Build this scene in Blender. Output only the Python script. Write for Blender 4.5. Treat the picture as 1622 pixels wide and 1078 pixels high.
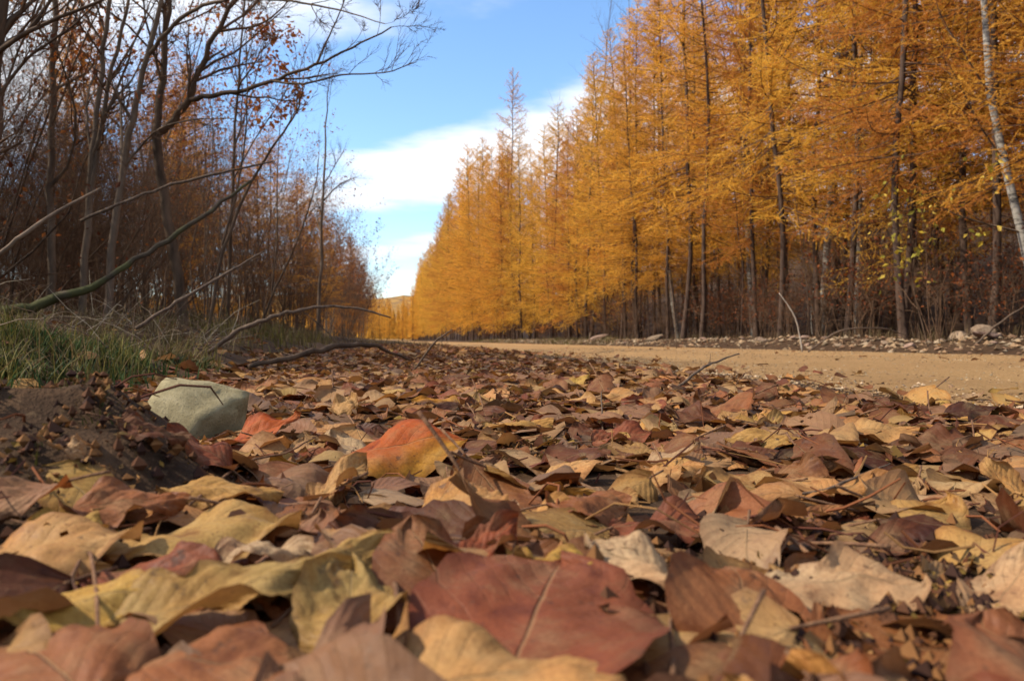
import bpy, math, random
import numpy as np
from mathutils import Vector, Matrix, Euler

# ------------------------------------------------------------------ clear
for o in list(bpy.data.objects):
    bpy.data.objects.remove(o)
SC = bpy.context.scene
COL = SC.collection

# ------------------------------------------------------------------ camera
CAMZ = 0.128
FPX = 1249.0                       # focal length in photograph pixels
HOR = 541.0
cd = bpy.data.cameras.new('camera')
cam = bpy.data.objects.new('camera', cd)
COL.objects.link(cam)
cam.location = (0, 0, CAMZ)
cam.rotation_euler = (math.radians(90.0), 0, 0)
cd.sensor_width = 36.0
cd.lens = 36.0 * FPX / 1622.0
cd.clip_start = 0.01
cd.clip_end = 4000
cd.dof.use_dof = True
cd.dof.focus_distance = 1.25
cd.dof.aperture_fstop = 10.5
SC.camera = cam

# ------------------------------------------------------------------ sky + sun
SUN_AZ = math.radians(-98.0)      # compass-like: 0 = +Y (ahead), negative = to the left
SUN_EL = math.radians(43.0)
SKY_STRENGTH = 0.13
SUN_STRENGTH = 4.6
EXPOSURE = 0.58

world = bpy.data.worlds.new('World')
SC.world = world
world.use_nodes = True
wn = world.node_tree.nodes
wl = world.node_tree.links
wn.clear()


def wmath(op, a, b=None, clamp=False):
    n = wn.new('ShaderNodeMath')
    n.operation = op
    n.use_clamp = clamp
    for i, q in enumerate((a, b)):
        if q is None:
            continue
        if isinstance(q, (int, float)):
            n.inputs[i].default_value = q
        else:
            wl.new(q, n.inputs[i])
    return n.outputs[0]


def build_world():
    out = wn.new('ShaderNodeOutputWorld')
    bg = wn.new('ShaderNodeBackground')
    bg.inputs['Strength'].default_value = SKY_STRENGTH
    sky = wn.new('ShaderNodeTexSky')
    sky.sky_type = 'NISHITA'
    sky.sun_disc = False
    sky.sun_elevation = SUN_EL
    sky.sun_rotation = SUN_AZ
    sky.altitude = 300
    sky.air_density = 1.0
    sky.dust_density = 0.8
    sky.ozone_density = 2.2
    tc = wn.new('ShaderNodeTexCoord')
    sep = wn.new('ShaderNodeSeparateXYZ')
    wl.new(tc.outputs['Generated'], sep.inputs[0])
    zz = wmath('MAXIMUM', sep.outputs[2], 0.03)
    px = wmath('DIVIDE', sep.outputs[0], zz)
    py = wmath('DIVIDE', sep.outputs[1], zz)
    comb = wn.new('ShaderNodeCombineXYZ')
    wl.new(px, comb.inputs[0])
    wl.new(py, comb.inputs[1])
    # wind-drawn distortion
    nz = wn.new('ShaderNodeTexNoise')
    nz.inputs['Scale'].default_value = 0.9
    nz.inputs['Detail'].default_value = 7
    nz.inputs['Roughness'].default_value = 0.55
    wl.new(comb.outputs[0], nz.inputs['Vector'])
    nd = wmath('SUBTRACT', nz.outputs['Fac'], 0.5)
    # long cloud banks, drawn out across the view, repeating over the whole sky
    s = wmath('ADD', py, wmath('MULTIPLY', px, 0.95))
    s = wmath('ADD', s, wmath('MULTIPLY', nd, 2.6))
    ph = wmath('ADD', wmath('MULTIPLY', s, 2.0 * math.pi / 3.3), -2.0 * math.pi * 4.35 / 3.3)
    band = wmath('COSINE', ph)
    nz2 = wn.new('ShaderNodeTexNoise')
    nz2.inputs['Scale'].default_value = 0.33
    nz2.inputs['Detail'].default_value = 3
    wl.new(comb.outputs[0], nz2.inputs['Vector'])
    v = wmath('ADD', band, wmath('MULTIPLY', wmath('SUBTRACT', nz2.outputs['Fac'], 0.5), 2.4))
    mr = wn.new('ShaderNodeMapRange')
    mr.interpolation_type = 'SMOOTHSTEP'
    mr.inputs['From Min'].default_value = -0.6
    mr.inputs['From Max'].default_value = 0.9
    wl.new(v, mr.inputs['Value'])
    cl = mr.outputs['Result']
    # clouds exist only above the horizon
    fade = wn.new('ShaderNodeMapRange')
    fade.inputs['From Min'].default_value = 0.02
    fade.inputs['From Max'].default_value = 0.2
    wl.new(sep.outputs[2], fade.inputs['Value'])
    cl = wmath('MULTIPLY', cl, fade.outputs['Result'])
    mix = wn.new('ShaderNodeMix')
    mix.data_type = 'RGBA'
    wl.new(wmath('MULTIPLY', cl, 0.93), mix.inputs['Factor'])
    hs = wn.new('ShaderNodeHueSaturation')
    hs.inputs['Saturation'].default_value = 1.12
    hs.inputs['Value'].default_value = 1.45
    wl.new(sky.outputs[0], hs.inputs['Color'])
    wl.new(hs.outputs[0], mix.inputs['A'])
    mix.inputs['B'].default_value = (6.4, 6.5, 6.7, 1)
    wl.new(mix.outputs['Result'], bg.inputs['Color'])
    wl.new(bg.outputs[0], out.inputs['Surface'])


build_world()

sd = bpy.data.lights.new('sun', 'SUN')
sd.energy = SUN_STRENGTH
sd.angle = math.radians(0.55)
sd.color = (1.0, 0.91, 0.75)
sun = bpy.data.objects.new('sun', sd)
COL.objects.link(sun)
sdir = Vector((math.sin(SUN_AZ) * math.cos(SUN_EL), math.cos(SUN_AZ) * math.cos(SUN_EL), math.sin(SUN_EL)))
sun.rotation_euler = (-sdir).to_track_quat('-Z', 'Y').to_euler()
sun.location = (0, 0, 30)

SC.view_settings.view_transform = 'Standard'
SC.view_settings.look = 'None'
SC.view_settings.exposure = EXPOSURE
SC.view_settings.gamma = 1.0
SC.view_settings.use_curve_mapping = False
SC.cycles.max_bounces = 6
SC.cycles.diffuse_bounces = 3
SC.cycles.glossy_bounces = 2
SC.cycles.transmission_bounces = 3

# ------------------------------------------------------------------ helpers
N_R = np.array((0.988, 0.155))      # to the right of the road
T_R = np.array((-0.155, 0.988))     # along the road


def uv2xy(u, v):
    return u * N_R[0] + v * T_R[0], u * N_R[1] + v * T_R[1]


def xy2uv(x, y):
    return x * N_R[0] + y * N_R[1], x * T_R[0] + y * T_R[1]


def pix(px, py, d):
    """a point of the place seen at photograph pixel (px, py), d metres ahead"""
    return np.array(((px - 811.0) / FPX * d, d, CAMZ - (py - HOR) / FPX * d))


def hash2(ix, iy, seed):
    h = (ix.astype(np.int64) * 374761393 + iy.astype(np.int64) * 668265263 + seed * 1442695041) & 0xffffffff
    h = ((h ^ (h >> 13)) * 1274126177) & 0xffffffff
    return ((h ^ (h >> 16)) & 0xffff) / 65535.0


def vnoise(x, y, seed=0):
    x = np.asarray(x, float)
    y = np.asarray(y, float)
    ix = np.floor(x)
    iy = np.floor(y)
    fx = x - ix
    fy = y - iy
    fx = fx * fx * (3 - 2 * fx)
    fy = fy * fy * (3 - 2 * fy)
    a = hash2(ix, iy, seed)
    b = hash2(ix + 1, iy, seed)
    c = hash2(ix, iy + 1, seed)
    d = hash2(ix + 1, iy + 1, seed)
    return (a * (1 - fx) + b * fx) * (1 - fy) + (c * (1 - fx) + d * fx) * fy - 0.5


def fbm(x, y, seed=0, octv=4):
    r = 0
    a = 1.0
    for i in range(octv):
        r = r + a * vnoise(np.asarray(x) * 2 ** i, np.asarray(y) * 2 ** i, seed + i)
        a *= 0.5
    return r


def sstep(a, b, x):
    t = np.clip((x - a) / (b - a), 0, 1)
    return t * t * (3 - 2 * t)


def gh(x, y):
    """ground height"""
    x = np.asarray(x, float)
    y = np.asarray(y, float)
    u, v = xy2uv(x, y)
    near = np.exp(-np.hypot(x, y) / 14.0)
    z = 0.018 * fbm(x * 2.2, y * 2.2, 3) * near + 0.05 * fbm(x * 0.35, y * 0.35, 11, 2) * sstep(3, 9, np.hypot(x, y)) * (1 - sstep(1.2, 1.6, u) * (1 - sstep(5.9, 6.5, u)))
    z = z - 0.016 * np.exp(-((x / 0.9) ** 2 + ((y - 0.2) / 1.0) ** 2))
    # left bank
    bank = 0.06 * sstep(-0.45, -0.8, u) + 0.12 * sstep(-0.7, -1.5, u) + 0.10 * sstep(-1.6, -3.2, u) + 0.02 * np.clip(-u - 3.2, 0, 40) + 4.5 * sstep(-6, -40, u)
    z = z + bank * (1 + 0.5 * fbm(x * 1.3, y * 1.3, 21)) + 0.09 * sstep(-0.5, -0.9, u) * fbm(x * 4, y * 4, 23)
    # earth mound left of the camera
    r2 = ((x + 0.40) / 0.135) ** 2 + ((y - 0.62) / 0.17) ** 2
    z = z + 0.10 * np.exp(-r2 ** 1.4 * 0.9) * (1 + 0.5 * fbm(x * 14, y * 14, 33)) + 0.018 * np.exp(-r2) * fbm(x * 38, y * 38, 35)
    # road bed and berm on its far side
    road = sstep(1.1, 1.6, u) * (1 - sstep(5.9, 6.4, u))
    z = z - 0.028 * road
    z = z + 0.10 * sstep(6.2, 7.0, u) * (1 + 0.9 * fbm(x * 1.1, y * 1.1, 41)) + 0.05 * np.exp(-((u - 6.8) / 0.4) ** 2)
    z = z + 0.02 * np.clip(u - 7.6, 0, 60) + 11.0 * sstep(9, 48, u)
    return z


def road_z(u, v):
    x, y = uv2xy(u, v)
    z = -0.024 + 0.022 * np.sin(np.clip((u - 1.2) / 5.2, 0, 1) * math.pi)
    for c, w in ((2.45, 0.28), (4.15, 0.3), (5.2, 0.25)):
        z = z - 0.022 * np.exp(-((u - c - 0.12 * vnoise(v * 0.12, 0 * v, 5)) / w) ** 2)
    z = z + 0.008 * fbm(x * 3, y * 1.2, 51) + 0.004 * fbm(x * 14, y * 14, 52, 2) * np.exp(-np.hypot(x, y) / 8)
    e = np.clip(np.minimum(u - 1.12, 6.42 - u) / 0.18, -1, 1)
    return z - 0.02 * (1 - e) * 0.5


# ---- mesh building ---------------------------------------------------
class MB:
    def __init__(self):
        self.V = []
        self.F = {3: [], 4: []}
        self.M = {3: [], 4: []}
        self.n = 0
        self.C = []
        self.UV = []

    def add(self, v, f, mat=0, col=None, uv=None):
        v = np.asarray(v, float).reshape(-1, 3)
        f = np.asarray(f, int)
        self.V.append(v)
        self.F[f.shape[1]].append(f + self.n)
        self.M[f.shape[1]].append(np.full(len(f), mat, int))
        self.n += len(v)
        if col is not None:
            c = np.asarray(col, float)
            if c.ndim == 1:
                c = np.tile(c, (len(v), 1))
            self.C.append(c)
        if uv is not None:
            self.UV.append(uv)

    def tube(self, pts, rad, k=5, mat=0, cap=False, col=None):
        pts = np.asarray(pts, float)
        rad = np.asarray(rad, float)
        n = len(pts)
        tan = np.gradient(pts, axis=0)
        tan /= np.maximum(np.linalg.norm(tan, axis=1, keepdims=True), 1e-9)
        ref = np.array((0, 0, 1.0)) if abs(tan[0, 2]) < 0.9 else np.array((1.0, 0, 0))
        a = np.cross(tan, ref)
        a /= np.maximum(np.linalg.norm(a, axis=1, keepdims=True), 1e-9)
        b = np.cross(tan, a)
        ang = np.arange(k) * 2 * math.pi / k
        v = pts[:, None, :] + rad[:, None, None] * (np.cos(ang)[None, :, None] * a[:, None, :] + np.sin(ang)[None, :, None] * b[:, None, :])
        i = np.arange(n - 1)[:, None]
        j = np.arange(k)[None, :]
        j2 = (j + 1) % k
        f = np.stack((i * k + j, i * k + j2, (i + 1) * k + j2, (i + 1) * k + j), -1).reshape(-1, 4)
        base = self.n
        self.add(v.reshape(-1, 3), f, mat, col=col)
        if cap:
            c = np.array((pts[0], pts[-1]))
            i0 = self.n
            self.V.append(c)
            if col is not None:
                self.C.append(np.tile(np.asarray(col, float), (2, 1)))
            self.n += 2
            jj = np.arange(k)
            t0 = np.stack((np.full(k, i0), base + (jj + 1) % k, base + jj), -1)
            e = base + (n - 1) * k
            t1 = np.stack((np.full(k, i0 + 1), e + jj, e + (jj + 1) % k), -1)
            self.F[3].append(np.concatenate((t0, t1)))
            self.M[3].append(np.full(2 * k, mat, int))

    def mesh(self, name, mats, smooth=True):
        me = bpy.data.meshes.new(name)
        V = np.concatenate(self.V) if self.V else np.zeros((0, 3))
        me.vertices.add(len(V))
        me.vertices.foreach_set('co', V.ravel().astype(np.float32))
        idx, tot, mi = [], [], []
        for k in (3, 4):
            if self.F[k]:
                f = np.concatenate(self.F[k])
                idx.append(f.ravel())
                tot.append(np.full(len(f), k))
                mi.append(np.concatenate(self.M[k]))
        idx = np.concatenate(idx)
        tot = np.concatenate(tot)
        mi = np.concatenate(mi)
        me.loops.add(len(idx))
        me.loops.foreach_set('vertex_index', idx.astype(np.int32))
        me.polygons.add(len(tot))
        st = np.concatenate(([0], np.cumsum(tot)[:-1]))
        me.polygons.foreach_set('loop_start', st.astype(np.int32))
        me.polygons.foreach_set('material_index', mi.astype(np.int32))
        me.polygons.foreach_set('use_smooth', np.full(len(tot), smooth, bool))
        if self.C:
            at = me.attributes.new('tint', 'FLOAT_COLOR', 'POINT')
            c = np.concatenate(self.C)
            if c.shape[1] == 3:
                c = np.concatenate((c, np.ones((len(c), 1))), 1)
            at.data.foreach_set('color', c.ravel().astype(np.float32))
        if self.UV:
            uv = np.concatenate(self.UV)[idx]
            ul = me.uv_layers.new(name='UVMap')
            ul.data.foreach_set('uv', uv.ravel().astype(np.float32))
        for m in mats:
            me.materials.append(m)
        me.update(calc_edges=True)
        me.validate()
        return me


def obj(name, me, parent=None):
    o = bpy.data.objects.new(name, me)
    COL.objects.link(o)
    if parent is not None:
        o.parent = parent
        if name in ('twigs', 'leaves', 'dead_boughs', 'side_branches', 'limbs'):
            o['kind'] = 'stuff'       # too fine to pick apart singly
    return o


def tag(o, label=None, cat=None, group=None, kind=None):
    if label:
        o['label'] = label
    if cat:
        o['category'] = cat
    if group:
        o['group'] = group
    if kind:
        o['kind'] = kind
    return o


def empty(name, loc, rz=0.0, s=1.0):
    o = bpy.data.objects.new(name, None)
    COL.objects.link(o)
    o.location = loc
    o.rotation_euler = (0, 0, rz)
    o.scale = (s, s, s)
    o.empty_display_size = 0.1
    return o


ORD = ['first', 'second', 'third', 'fourth', 'fifth', 'sixth', 'seventh', 'eighth', 'ninth', 'tenth', 'eleventh', 'twelfth',
       'thirteenth', 'fourteenth', 'fifteenth', 'sixteenth', 'seventeenth', 'eighteenth', 'nineteenth', 'twentieth']


def ordinal(i):
    if i < 20:
        return ORD[i]
    n = i + 1
    suf = 'th' if 10 < n % 100 < 14 else {1: 'st', 2: 'nd', 3: 'rd'}.get(n % 10, 'th')
    return '%d%s' % (n, suf)


def srgb(r, g, b):
    def f(c):
        c /= 255.0
        return c / 12.92 if c <= 0.04045 else ((c + 0.055) / 1.055) ** 2.4
    return (f(r), f(g), f(b))


# ------------------------------------------------------------------ materials
class NT:
    def __init__(self, name):
        self.m = bpy.data.materials.new(name)
        self.m.use_nodes = True
        self.t = self.m.node_tree
        self.t.nodes.clear()
        self.out = self.n('ShaderNodeOutputMaterial')

    def n(self, typ, **kw):
        nd = self.t.nodes.new(typ)
        for k, v in kw.items():
            setattr(nd, k, v)
        return nd

    def link(self, a, b):
        self.t.links.new(a, b)

    def val(self, sock, v):
        if hasattr(v, 'is_linked'):
            self.link(v, sock)
        elif isinstance(v, (tuple, list)) and len(v) == 3 and sock.type == 'RGBA':
            sock.default_value = (*v, 1)
        else:
            sock.default_value = v

    def noise(self, vec, scale, detail=4, rough=0.55, dist=0.0):
        nd = self.n('ShaderNodeTexNoise')
        if vec is not None:
            self.link(vec, nd.inputs['Vector'])
        nd.inputs['Scale'].default_value = scale
        nd.inputs['Detail'].default_value = detail
        nd.inputs['Roughness'].default_value = rough
        nd.inputs['Distortion'].default_value = dist
        return nd.outputs['Fac']

    def ramp(self, fac, stops):
        nd = self.n('ShaderNodeValToRGB')
        e = nd.color_ramp.elements
        while len(e) < len(stops):
            e.new(0.5)
        for i, (p, c) in enumerate(stops):
            e[i].position = p
            e[i].color = (*c, 1) if len(c) == 3 else c
        self.link(fac, nd.inputs['Fac'])
        return nd.outputs['Color']

    def rng(self, v, a, b, c=0.0, d=1.0):
        nd = self.n('ShaderNodeMapRange')
        self.val(nd.inputs['Value'], v)
        for k, q in zip(('From Min', 'From Max', 'To Min', 'To Max'), (a, b, c, d)):
            nd.inputs[k].default_value = q
        return nd.outputs['Result']

    def mix(self, fac, a, b, mode='MIX'):
        nd = self.n('ShaderNodeMix', data_type='RGBA', blend_type=mode)
        self.val(nd.inputs['Factor'], fac)
        self.val(nd.inputs['A'], a)
        self.val(nd.inputs['B'], b)
        return nd.outputs['Result']

    def math(self, op, a, b=None, clamp=False):
        nd = self.n('ShaderNodeMath', operation=op, use_clamp=clamp)
        self.val(nd.inputs[0], a)
        if b is not None:
            self.val(nd.inputs[1], b)
        return nd.outputs[0]

    def bump(self, h, strength=0.4, dist=0.01):
        nd = self.n('ShaderNodeBump')
        nd.inputs['Strength'].default_value = strength
        nd.inputs['Distance'].default_value = dist
        self.link(h, nd.inputs['Height'])
        return nd.outputs['Normal']

    def principled(self, col, rough=0.8, spec=0.25, normal=None):
        nd = self.n('ShaderNodeBsdfPrincipled')
        self.val(nd.inputs['Base Color'], col)
        self.val(nd.inputs['Roughness'], rough)
        nd.inputs['Specular IOR Level'].default_value = spec
        if normal is not None:
            self.link(normal, nd.inputs['Normal'])
        return nd.outputs[0]

    def surf(self, s):
        self.link(s, self.out.inputs['Surface'])
        return self.m

    def objvec(self):
        return self.n('ShaderNodeTexCoord').outputs['Object']

    def posvec(self):
        return self.n('ShaderNodeNewGeometry').outputs['Position']


def mat_bark(name, c1, c2, scale=6.0, stretch=0.25, pale=None):
    t = NT(name)
    mp = t.n('ShaderNodeMapping')
    mp.inputs['Scale'].default_value = (1, 1, stretch)
    t.link(t.objvec(), mp.inputs['Vector'])
    v = mp.outputs[0]
    n1 = t.noise(v, scale * 3, 6, 0.65)
    c = t.ramp(n1, [(0.3, c1), (0.7, c2)])
    n3 = t.noise(t.objvec(), 1.7, 3)
    c = t.mix(t.rng(n3, 0.35, 0.7, 0, 0.55), c, tuple(0.55 * q for q in c1))
    if pale:
        n2 = t.noise(v, scale * 0.8, 3)
        c = t.mix(t.rng(n2, 0.45, 0.6), c, pale)
    n2 = t.noise(v, scale * 8, 4, 0.7)
    return t.surf(t.principled(c, 0.9, 0.15, t.bump(n2, 0.6, 0.006)))


def mat_birch():
    t = NT('birch_bark')
    mp = t.n('ShaderNodeMapping')
    mp.inputs['Scale'].default_value = (1, 1, 4.0)
    t.link(t.objvec(), mp.inputs['Vector'])
    n1 = t.noise(mp.outputs[0], 5.5, 5, 0.7)
    c = t.ramp(n1, [(0.38, (0.05, 0.045, 0.04)), (0.48, (0.22, 0.195, 0.165)), (0.72, (0.36, 0.33, 0.285))])
    return t.surf(t.principled(c, 0.75, 0.2, t.bump(n1, 0.3, 0.004)))


def mat_needles(name, trans=0.35):
    """larch needles; tint attribute x object colour"""
    t = NT(name)
    at = t.n('ShaderNodeAttribute', attribute_name='tint')
    oi = t.n('ShaderNodeObjectInfo')
    c = t.mix(1.0, at.outputs['Color'], oi.outputs['Color'], 'MULTIPLY')
    d = t.n('ShaderNodeBsdfDiffuse')
    t.link(c, d.inputs['Color'])
    tr = t.n('ShaderNodeBsdfTranslucent')
    t.link(c, tr.inputs['Color'])
    ms = t.n('ShaderNodeMixShader')
    ms.inputs[0].default_value = trans
    t.link(d.outputs[0], ms.inputs[1])
    t.link(tr.outputs[0], ms.inputs[2])
    return t.surf(ms.outputs[0])


def mat_leaf(name, per_object, tip=None):
    t = NT(name)
    oi = t.n('ShaderNodeObjectInfo')
    at = t.n('ShaderNodeAttribute', attribute_name='tint')
    base = oi.outputs['Color'] if per_object else at.outputs['Color']
    uv = t.n('ShaderNodeTexCoord').outputs['UV']
    sep = t.n('ShaderNodeSeparateXYZ')
    t.link(uv, sep.inputs[0])
    U, Vv = sep.outputs[0], sep.outputs[1]          # U along 0..1, V across -1..1 stored 0..1
    across = t.math('ABSOLUTE', t.math('SUBTRACT', Vv, 0.5))
    pos = t.posvec()
    if tip:      # a leaf that is still yellow on one side
        q = t.math('ADD', t.math('MULTIPLY', U, 0.5), t.math('ADD', t.math('SUBTRACT', 0.5, Vv), t.math('MULTIPLY', t.noise(pos, 30, 4), 0.5)))
        base = t.mix(t.rng(q, 0.5, 0.85), base, tip)
    # blotches of decay
    n1 = t.noise(pos, 42, 5, 0.6)
    n2 = t.noise(pos, 11, 3, 0.5)
    n3 = t.noise(pos, 260, 3, 0.6)
    dark = t.mix(1.0, base, (0.42, 0.27, 0.22), 'MULTIPLY')
    warm = t.mix(1.0, base, (1.08, 0.80, 0.58), 'MULTIPLY')
    pale = t.mix(0.3, base, (0.42, 0.30, 0.15))
    c = t.mix(t.rng(n2, 0.42, 0.62, 0, 0.6), base, warm)
    c = t.mix(t.rng(n1, 0.50, 0.66, 0, 0.65), c, pale)
    c = t.mix(t.rng(n1, 0.44, 0.28, 0, 0.9), c, dark)
    # browned margin
    edge = t.math('ADD', across, t.math('MULTIPLY', t.math('SUBTRACT', n1, 0.5), 0.35))
    c = t.mix(t.rng(edge, 0.38, 0.5, 0, 0.55), c, dark)
    # specks
    c = t.mix(t.rng(n3, 0.66, 0.73, 0, 0.75), c, (0.045, 0.025, 0.018))
    n4 = t.noise(pos, 75, 4, 0.7)
    c = t.mix(t.rng(n4, 0.63, 0.69, 0, 0.7), c, (0.055, 0.032, 0.02))
    c = t.mix(t.rng(t.noise(pos, 520, 2, 0.6), 0.35, 0.65, 0.0, 0.35), c, dark)
    # veins: midrib + laterals running forward from it
    lat = t.math('SUBTRACT', t.math('MULTIPLY', U, 9.0), t.math('MULTIPLY', across, 6.5))
    lat = t.math('ADD', lat, t.math('MULTIPLY', n2, 2.2))
    fr = t.math('ABSOLUTE', t.math('SUBTRACT', t.math('FRACT', lat), 0.5))
    latm = t.rng(fr, 0.0, 0.05, 1, 0)
    mid = t.rng(across, 0.004, 0.013, 1, 0)
    vein = t.math('MAXIMUM', mid, t.math('MULTIPLY', t.math('MULTIPLY', latm, t.rng(n1, 0.35, 0.6, 0.1, 1.0)), 0.32))
    light = t.mix(0.45, c, (0.45, 0.31, 0.15))
    c = t.mix(t.math('MULTIPLY', vein, 0.5), c, light)
    # underside is duller and paler
    geo = t.n('ShaderNodeNewGeometry')
    under = t.mix(0.42, c, (0.22, 0.135, 0.075))
    c = t.mix(geo.outputs['Backfacing'], c, under)
    # the blade rises between its veins
    h = t.math('ADD', t.math('MULTIPLY', vein, -0.7), t.math('MULTIPLY', n1, 1.1))
    h = t.math('ADD', h, t.math('MULTIPLY', t.math('MULTIPLY', fr, 2.0), 0.22))
    h = t.math('ADD', h, t.math('MULTIPLY', n3, 0.25))
    nrm = t.bump(h, 0.85, 0.002)
    p = t.principled(c, t.rng(n1, 0.3, 0.7, 0.5, 0.78), 0.2, nrm)
    tr = t.n('ShaderNodeBsdfTranslucent')
    t.link(t.mix(1.0, c, (1.15, 0.90, 0.6), 'MULTIPLY'), tr.inputs['Color'])
    ms = t.n('ShaderNodeMixShader')
    ms.inputs[0].default_value = 0.22
    t.link(p, ms.inputs[1])
    t.link(tr.outputs[0], ms.inputs[2])
    return t.surf(ms.outputs[0])


def mat_tint(name, rough=0.85, trans=0.0, spec=0.15):
    t = NT(name)
    at = t.n('ShaderNodeAttribute', attribute_name='tint')
    oi = t.n('ShaderNodeObjectInfo')
    n1 = t.noise(t.posvec(), 60, 3)
    c = t.mix(1.0, at.outputs['Color'], oi.outputs['Color'], 'MULTIPLY')
    c = t.mix(t.rng(n1, 0.35, 0.65, 0.0, 0.5), c, t.mix(1.0, c, (0.6, 0.55, 0.5), 'MULTIPLY'))
    p = t.principled(c, rough, spec)
    if trans:
        tr = t.n('ShaderNodeBsdfTranslucent')
        t.link(c, tr.inputs['Color'])
        ms = t.n('ShaderNodeMixShader')
        ms.inputs[0].default_value = trans
        t.link(p, ms.inputs[1])
        t.link(tr.outputs[0], ms.inputs[2])
        p = ms.outputs[0]
    return t.surf(p)


def mat_soil():
    t = NT('soil')
    p = t.posvec()
    a = t.noise(p, 1.3, 4)
    b = t.noise(p, 18, 6, 0.65)
    c3 = t.noise(p, 120, 4, 0.7)
    c = t.ramp(b, [(0.3, (0.018, 0.010, 0.006)), (0.52, (0.048, 0.026, 0.014)), (0.72, (0.095, 0.052, 0.027))])
    c = t.mix(t.rng(a, 0.4, 0.65, 0, 0.5), c, (0.07, 0.041, 0.022))
    c = t.mix(t.rng(c3, 0.55, 0.7, 0, 0.6), c, (0.11, 0.068, 0.036))
    h = t.math('ADD', t.math('MULTIPLY', b, 1.0), t.math('MULTIPLY', c3, 0.5))
    return t.surf(t.principled(c, 0.95, 0.1, t.bump(h, 0.8, 0.012)))


def mat_road():
    t = NT('sandy_gravel')
    mp = t.n('ShaderNodeMapping')
    mp.inputs['Rotation'].default_value = (0, 0, -math.atan2(0.155, 0.988))
    t.link(t.posvec(), mp.inputs['Vector'])
    st = t.n('ShaderNodeMapping')
    st.inputs['Scale'].default_value = (1.0, 0.06, 1.0)
    t.link(mp.outputs[0], st.inputs['Vector'])
    tracks = t.noise(st.outputs[0], 2.3, 4, 0.55)
    p = t.posvec()
    big = t.noise(p, 1.1, 4)
    grain = t.noise(p, 95, 5, 0.75)
    grain2 = t.noise(p, 26, 4, 0.7)
    c = t.ramp(grain, [(0.28, (0.18, 0.098, 0.04)), (0.5, (0.43, 0.25, 0.105)), (0.72, (0.62, 0.41, 0.205))])
    c = t.mix(t.rng(tracks, 0.4, 0.62, 0, 0.55), c, (0.46, 0.275, 0.125))
    c = t.mix(t.rng(big, 0.38, 0.62, 0, 0.5), c, (0.33, 0.185, 0.08))
    c = t.mix(t.rng(grain2, 0.6, 0.75, 0, 0.5), c, (0.22, 0.12, 0.06))
    h = t.math('ADD', grain, t.math('MULTIPLY', grain2, 1.2))
    return t.surf(t.principled(c, 0.95, 0.1, t.bump(h, 1.0, 0.025)))


def mat_rock(name, c1, c2, c3, scale=30):
    t = NT(name)
    p = t.objvec()
    a = t.noise(p, scale, 6, 0.7)
    b = t.noise(p, scale * 0.22, 3)
    s = t.noise(p, scale * 9, 3, 0.7)
    c = t.ramp(a, [(0.3, c1), (0.55, c2), (0.75, c3)])
    c = t.mix(t.rng(b, 0.45, 0.65, 0, 0.5), c, c1)
    c = t.mix(t.rng(s, 0.58, 0.68, 0, 0.6), c, (0.06, 0.055, 0.04))
    oi = t.n('ShaderNodeObjectInfo')
    c = t.mix(1.0, c, oi.outputs['Color'], 'MULTIPLY')
    h = t.math('ADD', a, t.math('MULTIPLY', s, 0.5))
    return t.surf(t.principled(c, 0.9, 0.2, t.bump(h, 0.6, 0.004)))


M_LARCHBARK = mat_bark('larch_bark', (0.040, 0.024, 0.017), (0.125, 0.078, 0.055))
M_WILLOWBARK = mat_bark('willow_bark', (0.045, 0.028, 0.018), (0.16, 0.10, 0.062), 5.0)
M_GREYBARK = mat_bark('grey_bark', (0.070, 0.047, 0.032), (0.24, 0.165, 0.11), 5.0)
M_TWIG = mat_bark('twig_bark', (0.070, 0.037, 0.022), (0.185, 0.105, 0.058), 20.0)
M_STICK = mat_bark('dead_wood', (0.055, 0.036, 0.026), (0.20, 0.135, 0.09), 30.0)
M_PALE = mat_bark('bleached_wood', (0.28, 0.22, 0.17), (0.55, 0.47, 0.38), 20.0)
M_MOSSY = mat_bark('mossy_bark', (0.04, 0.028, 0.02), (0.11, 0.08, 0.052), 9.0, 1.0, pale=(0.065, 0.062, 0.024))
M_BIRCH = mat_birch()
M_NEEDLE = mat_needles('larch_needles', 0.5)
M_DRYLEAF = mat_tint('dry_leaves', 0.7, 0.3)
M_GRASS = mat_tint('grass_blades', 0.7, 0.3)
M_LEAF = mat_leaf('fallen_leaf_blade', True)
M_LEAF_TURNING = mat_leaf('turning_leaf_blade', True, srgb(164, 116, 34))
M_LITTER = mat_leaf('leaf_litter', False)
M_CRUMB = mat_tint('litter_crumbs', 0.9, 0.1)
M_SOIL = mat_soil()
M_ROAD = mat_road()
M_ROCK = mat_rock('lichen_rock', (0.14, 0.108, 0.052), (0.27, 0.22, 0.12), (0.37, 0.31, 0.19), 34)
M_RUBBLE = mat_rock('rubble_stone', (0.24, 0.15, 0.10), (0.46, 0.34, 0.25), (0.62, 0.50, 0.38), 9)


# ------------------------------------------------------------------ setting
def ground_axis(lo, hi, n, fine):
    """spacing fine near 0, growing outward"""
    s = np.linspace(-1, 1, n)
    k = 7.5
    a = np.sinh(k * s) / math.sinh(k)
    return np.where(a < 0, -a * lo, a * hi)


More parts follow.
